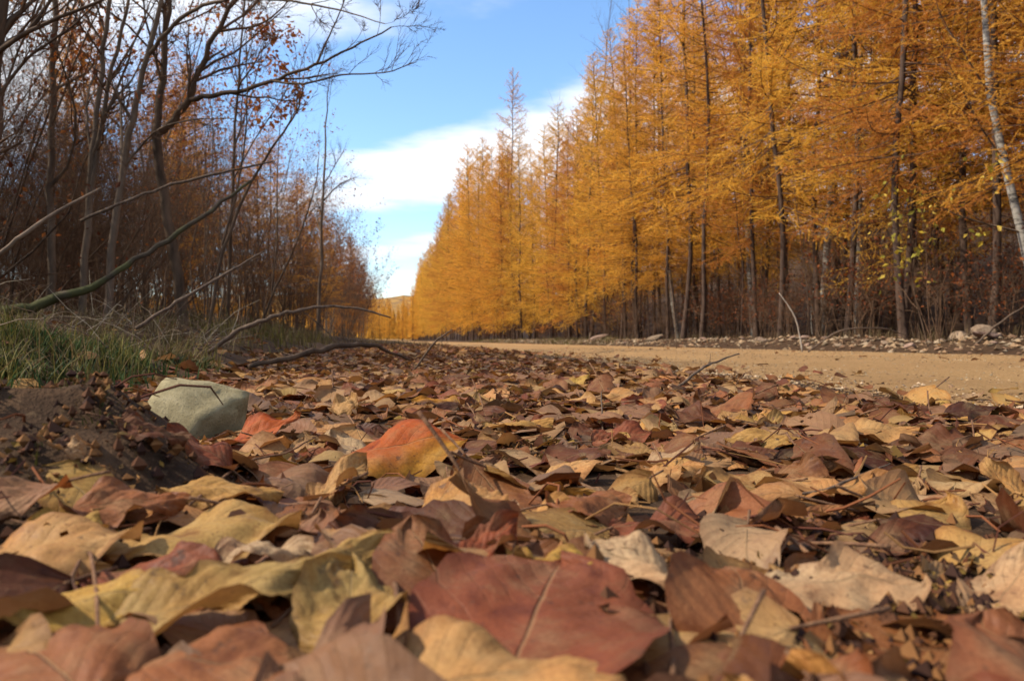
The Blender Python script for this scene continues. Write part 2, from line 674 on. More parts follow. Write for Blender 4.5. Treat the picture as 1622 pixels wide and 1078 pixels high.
def build_ground():
    xs = ground_axis(-900, 900, 330, 0)
    # distances ahead: fine from 0.1 m on
    ys = np.concatenate((np.linspace(-60, -0.6, 14)[:-1], np.linspace(-0.6, 3.2, 190)[:-1], np.geomspace(3.2, 1500, 170)))
    X, Y = np.meshgrid(xs, ys)
    # rows sheared to follow the road so the road edge lies along grid lines
    X = X + T_R[0] / T_R[1] * np.where(Y > 3.0, Y - 3.0, 0.0) * np.clip(1 - np.abs(X) / 700.0, 0, 1)
    Z = gh(X, Y)
    u, v = xy2uv(X, Y)
    Z = Z - 0.05 * sstep(1.3, 1.55, u) * (1 - sstep(5.95, 6.2, u))       # the road lies on this bed
    far = np.hypot(X, Y)
    
    ny, nx = X.shape
    i = np.arange(ny - 1)[:, None]
    j = np.arange(nx - 1)[None, :]
    f = np.stack((i * nx + j, i * nx + j + 1, (i + 1) * nx + j + 1, (i + 1) * nx + j), -1).reshape(-1, 4)
    mb = MB()
    mb.add(np.stack((X, Y, Z), -1).reshape(-1, 3), f)
    tag(obj('ground', mb.mesh('ground', [M_SOIL])), kind='structure', label='dark leaf-strewn soil rising to a low bank')
    # road
    us = np.linspace(1.1, 6.45, 90)
    vs = np.concatenate((np.linspace(-8, 0.5, 20)[:-1], np.linspace(0.5, 9, 130)[:-1], np.geomspace(9, 190, 90)))
    U, W = np.meshgrid(us, vs)
    edge_l = 0.12 * fbm(W * 0.9, 0 * W, 71)
    edge_r = 0.15 * fbm(W * 0.7, 0 * W + 9, 72)
    t = (U - 1.1) / 5.35
    U2 = U + edge_l * (1 - t) ** 6 + edge_r * t ** 6
    X, Y = uv2xy(U2, W)
    Z = road_z(U, W)
    ny, nx = X.shape
    i = np.arange(ny - 1)[:, None]
    j = np.arange(nx - 1)[None, :]
    f = np.stack((i * nx + j, i * nx + j + 1, (i + 1) * nx + j + 1, (i + 1) * nx + j), -1).reshape(-1, 4)
    mb = MB()
    mb.add(np.stack((X, Y, Z), -1).reshape(-1, 3), f)
    tag(obj('dirt_road', mb.mesh('dirt_road', [M_ROAD])), kind='structure', label='ochre dirt road of packed sand and gravel')


build_ground()


# ------------------------------------------------------------------ tree makers
def perp(d, rng):
    a = rng.normal(size=3)
    a -= a.dot(d) * d
    return a / max(np.linalg.norm(a), 1e-6)


def make_larch(seed, H, base, maxL, density=1.0, nd_scale=1.0):
    """meshes of a larch: trunk, dead lower boughs, crown of needles on boughs"""
    rng = np.random.default_rng(seed)
    n = 14
    zz = np.linspace(0, H, n)
    bend = np.cumsum(rng.normal(size=(n, 2)) * 0.045, axis=0)
    bend -= np.linspace(0, 1, n)[:, None] * bend[-1] * 0.4
    bend[0] = 0
    tp = np.stack((bend[:, 0], bend[:, 1], zz - 0.15 * (zz == 0)), -1)
    r0 = 0.0034 * H + 0.014
    tr = r0 * (1 - zz / H) ** 0.85 + 0.006
    tr[0] *= 1.35
    mt = MB()
    mt.tube(tp, tr, 8)

    def at(h):
        return np.array([np.interp(h, zz, tp[:, k]) for k in range(3)])
    md = MB()
    for h in np.arange(0.5, base + 1.5, 0.11):
        if rng.random() < 0.25:
            continue
        a = rng.random() * 2 * math.pi
        L = rng.uniform(0.25, 1.2)
        d = np.array((math.cos(a), math.sin(a), rng.uniform(-0.25, 0.3)))
        p = at(h)
        q = [p + d * L * s + np.array((0, 0, -0.18 * L * s * s)) + rng.normal(size=3) * 0.03 * s for s in (0, 0.35, 0.7, 1)]
        md.tube(q, np.array((0.009, 0.006, 0.004, 0.002)), 3)
        for k in range(rng.integers(1, 4)):
            s = rng.uniform(0.3, 0.9)
            b0 = p + d * L * s + np.array((0, 0, -0.18 * L * s * s))
            dd = d * 0.5 + perp(d, rng) * 0.8
            l2 = L * rng.uniform(0.2, 0.45)
            md.tube([b0, b0 + dd * l2 * 0.5, b0 + dd * l2 + np.array((0, 0, -0.05 * l2))], np.array((0.004, 0.003, 0.0015)), 3)
    mc = MB()
    S0, S1, W = [], [], []
    h = base
    while h < H - 0.08:
        t = (h - base) / (H - base)
        a = rng.random() * 2 * math.pi
        L = maxL * ((1 - t) ** 0.72 * (0.35 + 0.65 * min(1, t * 5 + 0.45))) * rng.uniform(0.45, 1.2) + 0.15
        rise = -0.12 + 0.75 * t + rng.normal() * 0.2
        d = np.array((math.cos(a), math.sin(a), rise))
        d /= np.linalg.norm(d)
        p = at(h)
        m = 6
        ss = np.linspace(0, 1, m)
        droop = -0.20 * (1 - t)
        tipup = 0.16
        side = perp(d, rng) * 0.06 * L
        q = p + d[None] * (L * ss)[:, None] + np.outer(ss * (1 - ss), side * 3)
        q[:, 2] += L * (droop * ss * 1.2 + tipup * ss ** 3)
        mc.tube(q, 0.004 + (0.010 * L / 2.0 + 0.003) * (1 - ss), 3, 0, col=(1, 1, 1))
        nb = max(3, int(L / 0.075 * density))
        for k in range(nb):
            s = rng.uniform(0.1, 1.0)
            b0 = np.array([np.interp(s, ss, q[:, c]) for c in range(3)])
            l2 = (0.16 + 0.30 * (1 - abs(s - 0.4))) * rng.uniform(0.5, 1.2) * min(1, L / 1.0 + 0.25)
            hz = np.cross(d, (0, 0, 1))
            sg = 1 if rng.random() < 0.5 else -1
            dd = d * rng.uniform(0.25, 0.8) + hz * sg * rng.uniform(0.3, 1.0) + np.array((0, 0, rng.normal() * 0.5 - 0.12))
            dd /= np.linalg.norm(dd)
            S0.append(b0)
            S1.append(b0 + dd * l2)
            W.append(l2)
        S0.append(p + d * L * 0.25)
        S1.append(q[-1])
        W.append(L * 0.75)
        h += rng.uniform(0.035, 0.10) * (1 + 0.3 * (1 - t)) / density ** 0.3
    S0.append(tp[-3])
    S1.append(tp[-1])
    W.append(H / n * 2)
    S0 = np.array(S0)
    S1 = np.array(S1)
    W = np.array(W)
    # branchlet wood as slim triangles
    dv = S1 - S0
    nrm = np.cross(dv, rng.normal(size=dv.shape))
    nrm /= np.maximum(np.linalg.norm(nrm, axis=1, keepdims=True), 1e-9)
    v = np.stack((S0 + nrm * 0.003, S0 - nrm * 0.003, S1), 1).reshape(-1, 3)
    mc.add(v, np.arange(len(v)).reshape(-1, 3), 0, col=(1, 1, 1))
    # needle tufts
    cnt = np.maximum(2, (W / 0.0085 * density).astype(int))
    idx = np.repeat(np.arange(len(W)), cnt)
    m = len(idx)
    tt = rng.random(m)
    c = S0[idx] + dv[idx] * tt[:, None]
    dn = dv[idx] / np.linalg.norm(dv[idx], axis=1, keepdims=True)
    r = rng.normal(size=(m, 3))
    r /= np.linalg.norm(r, axis=1, keepdims=True)
    dirs = dn * 0.45 + r * 0.9
    dirs /= np.linalg.norm(dirs, axis=1, keepdims=True)
    wv = np.cross(dirs, rng.normal(size=(m, 3)))
    wv /= np.maximum(np.linalg.norm(wv, axis=1, keepdims=True), 1e-9)
    ln = rng.uniform(0.030, 0.060, m) * nd_scale
    wd = rng.uniform(0.0032, 0.0072, m) * nd_scale
    c = c - dirs * (ln * 0.3)[:, None]
    v = np.stack((c + wv * wd[:, None], c - wv * wd[:, None], c + dirs * ln[:, None]), 1)
    # natural colour variation from tuft to tuft and bough to bough
    bough = rng.random(len(W))[idx]
    k = np.clip(0.55 * bough + 0.45 * rng.random(m), 0, 1)[:, None]
    cA = np.array((0.58, 0.28, 0.04))
    cB = np.array((0.89, 0.555, 0.11))
    col = cA * (1 - k) + cB * k
    col = np.repeat(col[:, None, :], 3, 1).reshape(-1, 3)
    mc.add(v.reshape(-1, 3), np.arange(3 * m).reshape(-1, 3), 1, col=col)
    return (mt.mesh('larch_trunk', [M_LARCHBARK]), md.mesh('larch_dead_boughs', [M_TWIG], True),
            mc.mesh('larch_crown', [M_TWIG, M_NEEDLE], False))


class Grower:
    """bare broadleaf growth: limbs that fork into twigs, optional sparse leaves"""

    def __init__(self, seed):
        self.rng = np.random.default_rng(seed)
        self.limb = MB()
        self.twig = MB()
        self.tips = []

    def branch(self, p, d, L, r, lvl, up=0.12, wander=0.18, kids=(5, 9), ang=(0.45, 0.95), lenf=(0.35, 0.65), rend=0.35, start=0.2):
        rng = self.rng
        n = 6 if lvl > 0 else 4
        pts = [np.array(p, float)]
        d = np.array(d, float)
        d /= np.linalg.norm(d)
        ds = [d]
        for i in range(n - 1):
            d = d + rng.normal(size=3) * wander + np.array((0, 0, up))
            d /= np.linalg.norm(d)
            pts.append(pts[-1] + d * L / (n - 1))
            ds.append(d)
        pts = np.array(pts)
        rad = r * np.linspace(1, rend, n)
        self.along(pts, rad, ds, L, lvl, up, wander, kids, ang, lenf, start)

    def along(self, pts, rad, ds, L, lvl, up=0.12, wander=0.18, kids=(5, 9), ang=(0.45, 0.95), lenf=(0.35, 0.65), start=0.2, draw=True):
        rng = self.rng
        n = len(pts)
        if draw:
            big = rad[0] > 0.011
            (self.limb if big else self.twig).tube(pts, rad, 6 if rad[0] > 0.025 else (4 if rad[0] > 0.006 else 3), col=(1, 1, 1))
        if lvl <= 0:
            self.tips.append((pts, ds[-1]))
            return
        nk = rng.integers(kids[0], kids[1] + 1)
        for k in range(nk):
            s = rng.uniform(start, 1.0)
            if k == 0:
                s = 1.0
            f = s * (n - 1)
            i = min(int(f), n - 2)
            q = pts[i] + (pts[i + 1] - pts[i]) * (f - i)
            rr = rad[i] + (rad[i + 1] - rad[i]) * (f - i)
            dd = ds[min(i + 1, n - 1)]
            a = rng.uniform(*ang) * (0.5 if k == 0 else 1.0)
            nd = dd * math.cos(a) + perp(dd, rng) * math.sin(a)
            self.branch(q, nd, L * rng.uniform(*lenf) * (1.15 - 0.45 * s), max(rr * rng.uniform(0.4, 0.7), 0.0013), lvl - 1, up, wander * 1.1, kids, ang, lenf)

    def leaves(self, count, size, cols, spread=0.03):
        """small leaves on the twig ends"""
        rng = self.rng
        mb = MB()
        if not self.tips:
            return mb
        pick = rng.integers(0, len(self.tips), count)
        for i in pick:
            pts, d = self.tips[i]
            s = rng.random()
            q = pts[0] * (1 - s) + pts[-1] * s + rng.normal(size=3) * spread
            a = rng.normal(size=3)
            a[2] -= 0.6
            a /= np.linalg.norm(a)
            b = perp(a, rng)
            c = np.cross(a, b)
            l = size * rng.uniform(0.6, 1.25)
            w = l * rng.uniform(0.22, 0.36)
            cup = w * rng.uniform(-0.7, 0.7)
            v = np.array((q, q + a * l * 0.45 + b * w + c * cup, q + a * l, q + a * l * 0.45 - b * w + c * cup))
            col = np.array(cols[rng.integers(len(cols))]) * rng.uniform(0.7, 1.25)
            mb.add(v, [(0, 1, 2), (0, 2, 3)], 0, col=col)
        return mb


def make_shrub(seed, nst, H, spread, lvl=3, r=0.02, kids=(5, 8), nleaf=0, leafsize=0.05, cols=None, bark=None, up=0.10, wander=0.14):
    g = Grower(seed)
    rng = g.rng
    for k in range(nst):
        a = rng.random() * 2 * math.pi
        s = rng.uniform(0.15, 1.0) * spread
        d = np.array((math.cos(a) * s, math.sin(a) * s, 1.0))
        o = np.array((math.cos(a), math.sin(a), 0)) * rng.uniform(0.02, 0.18) + np.array((0, 0, -0.08))
        g.branch(o, d, H * rng.uniform(0.6, 1.0), r * rng.uniform(0.6, 1.2), lvl, up, wander, kids, start=0.25)
    res = {'stems': g.limb.mesh('shrub_stems', [bark or M_WILLOWBARK]) if g.limb.V else None,
           'twigs': g.twig.mesh('shrub_twigs', [M_TWIG]) if g.twig.V else None}
    if nleaf:
        res['leaves'] = g.leaves(nleaf, leafsize, cols).mesh('shrub_leaves', [M_DRYLEAF], False)
    return res


def place(name, meshes, loc, rz, s, label, cat, group, tint=None, lean=(0, 0)):
    e = empty(name, loc, rz, 1.0)
    e.scale = (s, s, s) if np.isscalar(s) else s
    e.rotation_euler = (lean[0], lean[1], rz)
    tag(e, label, cat, group)
    for pn, me in meshes.items():
        if me is None:
            continue
        c = obj(pn, me, e)
        if tint is not None and pn in ('crown', 'leaves'):
            c.color = (*tint, 1)
    return e


R = random.Random(7)

# ------------------------------------------------------------------ larch forest right of the road
LV = [make_larch(100 + i, H, b, mL, den) for i, (H, b, mL, den) in enumerate(
    [(14, 1.9, 2.9, 1.15), (15, 2.6, 2.6, 1.15), (13, 1.4, 2.8, 1.15), (16, 3.0, 2.9, 1.15), (11, 1.0, 2.3, 1.2), (14, 3.4, 2.0, 0.9)])]
LH = [14, 15, 13, 16, 11, 14]


def larch(u, v, h, var, label, group, tint=(1, 1, 1), lean=(0, 0)):
    x, y = uv2xy(u, v)
    t, dd, c = LV[var]
    s = h / LH[var]
    return place('larch_tree', {'trunk': t, 'dead_boughs': dd, 'crown': c}, (x, y, float(gh(x, y)) - 0.02), R.uniform(0, 6.28),
                 (s * 0.5 + 0.5 * min(1.15, max(0.8, s)), ) * 2 + (s,), label, 'larch', group, tint, lean)


def tint_for(v):
    """trees differ: some golden, some gone to rust"""
    k = R.random()
    g = R.uniform(0.9, 1.15)
    if v < 14:
        k = 0.3 + 0.7 * k
    if k < 0.6:
        return (1.06 * g, 1.08 * g, 1.0 * g)
    if k < 0.85:
        return (1.0 * g, 0.92 * g, 0.9 * g)
    return (0.82 * g, 0.62 * g, 0.8 * g)


def forest_right():
    front = []
    v = 6.2
    while v < 205:
        if v < 21:
            h = R.uniform(11.5, 14.5)
        elif v < 46:
            h = R.uniform(9.0, 11.6)
        elif v < 62:
            h = R.uniform(11.5, 14.0)
        else:
            h = R.uniform(13.5, 18.0)
        front.append(((7.7 if v < 40 else 7.3) + R.uniform(-0.35, 0.7), v, h))
        v += R.uniform(1.1, 2.0) if v < 70 else R.uniform(2.0, 3.2)
    front.append((7.7, 48.5, 17.0))
    front.sort(key=lambda q: q[1])
    for i, (u, v, h) in enumerate(front):
        var = R.choice([0, 1, 2, 2, 4] if v > 26 else [1, 3, 5, 3, 5])
        if h == 17.0:
            larch(u, v, h, 5, 'tallest golden larch, its thin pointed top standing clear against the cloud', 'larches along the right of the road', (0.95, 0.85, 0.9))
            continue
        lab = '%s larch in the front row right of the road, %s from the near end' % ('golden' if h < 13 else 'tall golden', ordinal(i))
        larch(u, v, h, var, lab, 'larches along the right of the road', tint_for(v), (R.uniform(-0.03, 0.03), R.uniform(-0.05, 0.02)))
    # deeper rows
    k = 0
    for row in range(1, 6):
        u0 = 7.9 + row * 1.55
        v = 3.0 + row * 0.8
        while v < 95 - row * 6:
            h = R.uniform(11, 14.5) if v < 24 + row * 4 else R.uniform(9.5, 12.0)
            var = R.choice([0, 1, 3, 5, 5])
            if row <= 2:
                lab = '%s larch of the %s row right of the road, counted from the near end' % (ordinal(k), ORD[row])
            else:
                lab = 'slender larch trunk crowded deep inside the shaded forest right of the road'
            larch(u0 + R.uniform(-0.6, 0.6), v, h, var, lab, 'larches deeper in the right-hand forest', tint_for(v), (R.uniform(-0.03, 0.03), R.uniform(-0.04, 0.03)))
            v += R.uniform(0.95, 1.8) * (1 + v / 26.0)
            k += 1
        k = 0


forest_right()


# the larches that close the end of the road
def road_end():
    k = 0
    for i in range(34):
        v = 150 + R.uniform(0, 45)
        u = R.uniform(-16, 9)
        larch(u, v, R.uniform(8, 11.5), R.choice([0, 2, 4]), 'distant golden larch in the stand that closes the far end of the road',
              'larches closing the road end', (1.15, 1.1, 1.0))


road_end()


# ------------------------------------------------------------------ bare birches above the larches
def make_bare_tree(seed, H, r, bark, lvl=3, kids=(5, 8), fork=0.35, ang=(0.5, 1.0), nleaf=0, leafsize=0.05, cols=None, lenf=(0.3, 0.55)):
    g = Grower(seed)
    rng = g.rng
    n = 10
    zz = np.linspace(-0.1, H, n)
    off = np.cumsum(rng.normal(size=(n, 2)) * 0.012 * H, axis=0) * 0.5
    off[0] = 0
    pts = np.stack((off[:, 0], off[:, 1], zz), -1)
    rad = r * (1 - np.linspace(0, 1, n) ** 1.1 * 0.93)
    mt = MB()
    mt.tube(pts, rad, 8, col=(1, 1, 1))
    ds = np.gradient(pts, axis=0)
    ds /= np.linalg.norm(ds, axis=1, keepdims=True)
    nb = int(H * 2.2)
    for k in range(nb):
        s = rng.uniform(fork, 0.97)
        f = s * (n - 1)
        i = min(int(f), n - 2)
        q = pts[i] + (pts[i + 1] - pts[i]) * (f - i)
        a = rng.uniform(*ang)
        nd = ds[i] * math.cos(a) + perp(ds[i], rng) * math.sin(a)
        L = H * 0.26 * (1.15 - s) * rng.uniform(0.6, 1.3) + 0.25
        g.branch(q, nd, L, max(rad[i] * 0.38, 0.005), lvl - 1, 0.12, 0.13, kids, (0.4, 0.9), lenf)
    res = {'trunk': mt.mesh('bare_trunk', [bark]), 'limbs': g.limb.mesh('bare_limbs', [M_TWIG]) if g.limb.V else None,
           'twigs': g.twig.mesh('bare_twigs', [M_TWIG])}
    if nleaf:
        res['leaves'] = g.leaves(nleaf, leafsize, cols).mesh('bare_tree_leaves', [M_DRYLEAF], False)
    return res


BT = [make_bare_tree(300, 14, 0.10, M_BIRCH, 3), make_bare_tree(301, 12, 0.085, M_BIRCH, 3), make_bare_tree(302, 13, 0.08, M_GREYBARK, 3)]


def bare(px, d, s, var, label, group, lean=(0, 0), rz=None):
    x = (px - 811) / FPX * d
    return place('birch_tree', BT[var], (x, d, float(gh(x, d))), R.uniform(0, 6.28) if rz is None else rz, s, label, 'birch', group, None, lean)


bare(935, 33, 1.12, 2, 'tall bare grey tree rising above the larches with long side branches against the sky', 'bare trees among the right-hand larches', (0, -0.05))
bare(985, 31, 0.98, 0, 'bare pale birch just right of the tallest bare tree above the larches', 'bare trees among the right-hand larches')
bare(1075, 27, 0.95, 1, 'bare birch whose twigs show above the larches near the top of the picture', 'bare trees among the right-hand larches')
bare(1195, 22, 1.0, 0, 'pale birch trunk showing through golden needles, left of the paired trunks', 'bare trees among the right-hand larches', (0, -0.04))
bare(1300, 19, 1.0, 0, 'pale birch with white upper trunk between the golden larches at upper right', 'bare trees among the right-hand larches', (0, -0.03))
bare(1350, 15.5, 1.0, 1, 'dark-footed birch with white upper trunk, right of the pale paired trunks', 'bare trees among the right-hand larches', (0, -0.02))


def leaning_birch():
    """pale leaning birch at the right edge"""
    g = Grower(411)
    d = 9.6
    P = [pix(1668, 560, d), pix(1640, 470, d), pix(1618, 370, d), pix(1590, 255, d + 0.1), pix(1568, 150, d + 0.1), pix(1560, 20, d + 0.2), pix(1548, -120, d + 0.2), pix(1530, -320, d + 0.3), pix(1515, -560, d + 0.3)]
    P = np.array(P)
    base = P[0].copy()
    base[2] = float(gh(base[0], base[1])) - 0.02
    P[0] = base
    loc = base.copy()
    P = P - loc
    rad = np.array((0.062, 0.054, 0.05, 0.046, 0.042, 0.038, 0.03, 0.02, 0.008))
    mt = MB()
    mt.tube(P, rad, 10)
    e = empty('birch_tree', loc)
    tag(e, 'pale birch leaning left at the right edge, bark bright against the shaded forest', 'birch', 'bare trees among the right-hand larches')
    obj('trunk', mt.mesh('leaning_trunk', [M_BIRCH]), e)
    for (i, tgt) in ((3, pix(1480, 130, d - 0.3)), (2, pix(1500, 310, d - 0.2)), (2, pix(1655, 290, d)), (4, pix(1490, 20, d - 0.4)), (5, pix(1640, -80, d)), (6, pix(1440, -260, d))):
        q = P[i]
        dv = tgt - loc - q
        L = np.linalg.norm(dv)
        g.branch(q, dv / L, L, 0.016, 2, 0.03, 0.08, (4, 6), (0.4, 0.8))
    obj('limbs', g.limb.mesh('leaning_limbs', [M_GREYBARK]), e)
    obj('twigs', g.twig.mesh('leaning_twigs', [M_TWIG]), e)


leaning_birch()

# ------------------------------------------------------------------ understory along the right verge
BROWNS = [srgb(136, 78, 42), srgb(112, 60, 36), srgb(156, 94, 48), srgb(96, 56, 38)]
YEL = [srgb(176, 150, 50), srgb(150, 140, 56), srgb(188, 158, 70)]
US = [make_shrub(500, 7, 1.5, 0.6, 3, 0.009, (4, 6), 380, 0.06, BROWNS),
      make_shrub(501, 9, 1.1, 0.8, 3, 0.008, (4, 6), 260, 0.05, BROWNS),
      make_shrub(502, 6, 1.9, 0.45, 3, 0.011, (4, 6), 0),
      make_shrub(503, 5, 2.0, 0.3, 2, 0.010, (5, 8), 150, 0.09, YEL)]


def understory():
    spots = []
    v = 5.5
    while v < 75:
        spots.append((7.2 + R.uniform(-0.15, 1.6), v))
        v += R.uniform(0.35, 0.8) * (1 + v / 40.0)
    for i, (u, v) in enumerate(spots):
        x, y = uv2xy(u, v)
        var = R.choice([0, 0, 1, 2, 2])
        lab = '%s low shrub under the larches on the right verge, %s from the near end' % (
            {0: 'brown-leaved', 1: 'spreading brown-leaved', 2: 'leafless wiry'}[var], ordinal(i))
        place('undergrowth_shrub', US[var], (x, y, float(gh(x, y))), R.uniform(0, 6.28), R.uniform(0.6, 1.15), lab, 'shrub', 'undergrowth on the right verge',
              (0.7, 0.62, 0.58))
    x, y = (1488 - 811) / FPX * 9.6, 9.6
    place('undergrowth_shrub', US[3], (x, y, float(gh(x, y))), 0.4, 0.95, 'slim sapling with hanging yellow-green leaves at the right forest edge', 'sapling', 'undergrowth on the right verge')
    # deeper brush
    for i in range(70):
        u = R.uniform(9.0, 20)
        v = R.uniform(5, 40)
        x, y = uv2xy(u, v)
        place('undergrowth_shrub', US[R.choice([0, 2, 2, 1])], (x, y, float(gh(x, y))), R.uniform(0, 6.28), R.uniform(0.9, 1.5),
              'brown brush in the gloom between the trunks of the right-hand forest', 'shrub', 'brush deep in the right-hand forest', (0.8, 0.7, 0.7))


understory()

SAP = []
for i_ in range(3):
    g_ = Grower(540 + i_)
    n_ = 9
    z_ = np.linspace(-0.05, 4.6, n_)
    o_ = np.cumsum(g_.rng.normal(size=(n_, 2)) * 0.035, axis=0)
    o_[0] = 0
    p_ = np.stack((o_[:, 0], o_[:, 1], z_), -1)
    m_ = MB()
    r_ = np.linspace(0.017, 0.004, n_)
    m_.tube(p_, r_, 6)
    d_ = np.gradient(p_, axis=0)
    d_ /= np.linalg.norm(d_, axis=1, keepdims=True)
    g_.along(p_, r_ * 0.6, d_, 1.6, 2, 0.03, 0.12, (16, 22), (0.7, 1.2), (0.2, 0.45), 0.15, draw=False)
    SAP.append({'stem': m_.mesh('sapling_stem', [(M_LARCHBARK, M_WILLOWBARK, M_BIRCH)[i_]]), 'twigs': g_.twig.mesh('sapling_twigs', [M_TWIG])})


def saplings():
    spots = []
    v = 5.6
    while v < 34:
        spots.append((R.uniform(7.7, 12.5), v))
        v += R.uniform(0.2, 0.5) * (1 + v / 30.0)
    for i, (u, v) in enumerate(spots):
        x, y = uv2xy(u, v)
        k = R.choice([0, 0, 1, 1, 2])
        place('bare_sapling', SAP[k], (x, y, float(gh(x, y))), R.uniform(0, 6.28), R.uniform(0.55, 1.1),
              'slim %s bare sapling among the right-hand trunks, %s from the near end' % (('dark', 'brown', 'pale')[k], ordinal(i)), 'sapling', 'saplings in the right forest edge',
              None, (R.uniform(-0.06, 0.06), R.uniform(-0.08, 0.06)))


saplings()


def tube_thing(name, pts, rad, mat, label, cat, group=None, k=6, twigs=None):
    """a loose branch; origin at its first point"""
    pts = np.array(pts, float)
    o0 = pts[0].copy()
    # resample smoothly
    n = len(pts)
    t = np.linspace(0, n - 1, (n - 1) * 5 + 1)
    P = np.stack([np.interp(t, np.arange(n), pts[:, c]) for c in range(3)], -1)
    for _ in range(3):
        P[1:-1] = (P[:-2] + 2 * P[1:-1] + P[2:]) / 4
    rr = np.interp(t, np.arange(n), np.array(rad, float))
    seed = int(abs(o0[0]) * 1000 + abs(o0[1]) * 77) % 9999
    rg = np.random.default_rng(seed)
    P[1:-1] += rg.normal(size=(len(P) - 2, 3)) * (rr[1:-1, None] * 0.3)
    rr = rr * (1 + rg.normal(size=len(rr)) * 0.08)
    mb = MB()
    mb.tube(P - o0, rr, k, cap=True)
    o = obj(name, mb.mesh(name, [mat]))
    o.location = o0
    tag(o, label, cat, group)
    if twigs:
        g = Grower(seed + 5)
        for (s, dvec, L, r) in twigs:
            i = int(s * (len(P) - 1))
            g.limb, g.twig = MB(), MB()
            g.branch(P[i] - o0, np.array(dvec, float), L, r, 0, 0.02, 0.15)
            obj('twig', (g.twig if g.twig.V else g.limb).mesh('stick_twig', [mat]), o)
    return o


def ground_pt(px, d, dz=0.0):
    x = (px - 811) / FPX * d
    u, v = xy2uv(x, d)
    z = float(road_z(np.array(u), np.array(v))) if 1.2 < u < 6.3 else float(gh(x, d))
    return np.array((x, d, z + dz))


# bleached bent sapling and fallen rods on the right verge
tube_thing('dead_sapling', [ground_pt(1271, 9.4, -0.02), pix(1264, 515, 9.4), pix(1252, 490, 9.4), pix(1234, 466, 9.45)], (0.009, 0.008, 0.007, 0.004), M_PALE,
           'bleached bent dead sapling standing white at the far road edge', 'dead sapling')
tube_thing('fallen_rod', [ground_pt(1280, 9.2, 0.01), pix(1330, 523, 9.2), pix(1400, 520, 9.3), pix(1440, 535, 9.3)], (0.012, 0.011, 0.009, 0.005), M_STICK,
           'thin arched rod lying along the rubble right of the bleached sapling', 'branch')
tube_thing('fallen_rod', [ground_pt(1545, 8.9, 0.01), pix(1580, 515, 8.9), pix(1625, 485, 9.0)], (0.014, 0.012, 0.007), M_STICK,
           'grey rod slanting up to the right edge from the rubble', 'branch')
tube_thing('dead_sapling', [ground_pt(1072, 13.5, -0.02), pix(1068, 500, 13.5), pix(1063, 455, 13.5), pix(1058, 430, 13.5)], (0.010, 0.009, 0.007, 0.004), M_GREYBARK,
           'thin upright grey dead stem before the dark forest, left of the bent sapling', 'dead sapling')


# ------------------------------------------------------------------ left thicket: the named trees
def poly_tree(name, label, limbs, seed, bark, group='bare trees of the left thicket', lvl=2, leaf=None, kids=(4, 7), base_ground=True, lenk=0.55, cat='tree', name_main='trunk'):
    """limbs: list of (pixel/depth points, r0, r1, twig level); the first limb stands on the ground"""
    g = Grower(seed)
    first = np.array([pix(*p) for p in limbs[0][0]])
    if base_ground:
        first[0][2] = float(gh(first[0][0], first[0][1])) - 0.05
    loc = first[0].copy()
    e = empty(name, loc)
    tag(e, label, cat, group)
    for i, (pp, r0, r1, lv) in enumerate(limbs):
        P = first if i == 0 else np.array([pix(*p) for p in pp])
        P = P - loc
        n = len(P)
        t = np.linspace(0, n - 1, (n - 1) * 4 + 1)
        Q = np.stack([np.interp(t, np.arange(n), P[:, c]) for c in range(3)], -1)
        for _ in range(3):
            Q[1:-1] = (Q[:-2] + 2 * Q[1:-1] + Q[2:]) / 4
        Q[1:-1] += g.rng.normal(size=(len(Q) - 2, 3)) * r0 * 0.18
        r0, r1 = r0 * 0.84, r1 * 0.84
        rad = np.linspace(r0, r1, len(Q))
        mb = MB()
        mb.tube(Q, rad, 8 if r0 > 0.02 else 6, col=(1, 1, 1))
        obj(name_main if i == 0 else 'limb', mb.mesh('limb', [bark]), e)
        ds = np.gradient(Q, axis=0)
        ds /= np.linalg.norm(ds, axis=1, keepdims=True)
        L = np.linalg.norm(np.diff(Q, axis=0), axis=1).sum()
        if lv:
            g.along(Q, rad, ds, L * lenk, lv, 0.05, 0.13, (kids[0] + 3, kids[1] + 5), (0.4, 0.9), (0.25, 0.6), 0.3 if i == 0 else 0.15, draw=False)
    if g.limb.V:
        obj('side_branches', g.limb.mesh('side_branches', [bark]), e)
    if g.twig.V:
        obj('twigs', g.twig.mesh('twigs', [M_TWIG]), e)
    if leaf:
        obj('leaves', g.leaves(*leaf).mesh('leaves', [M_DRYLEAF], False), e)
    return e


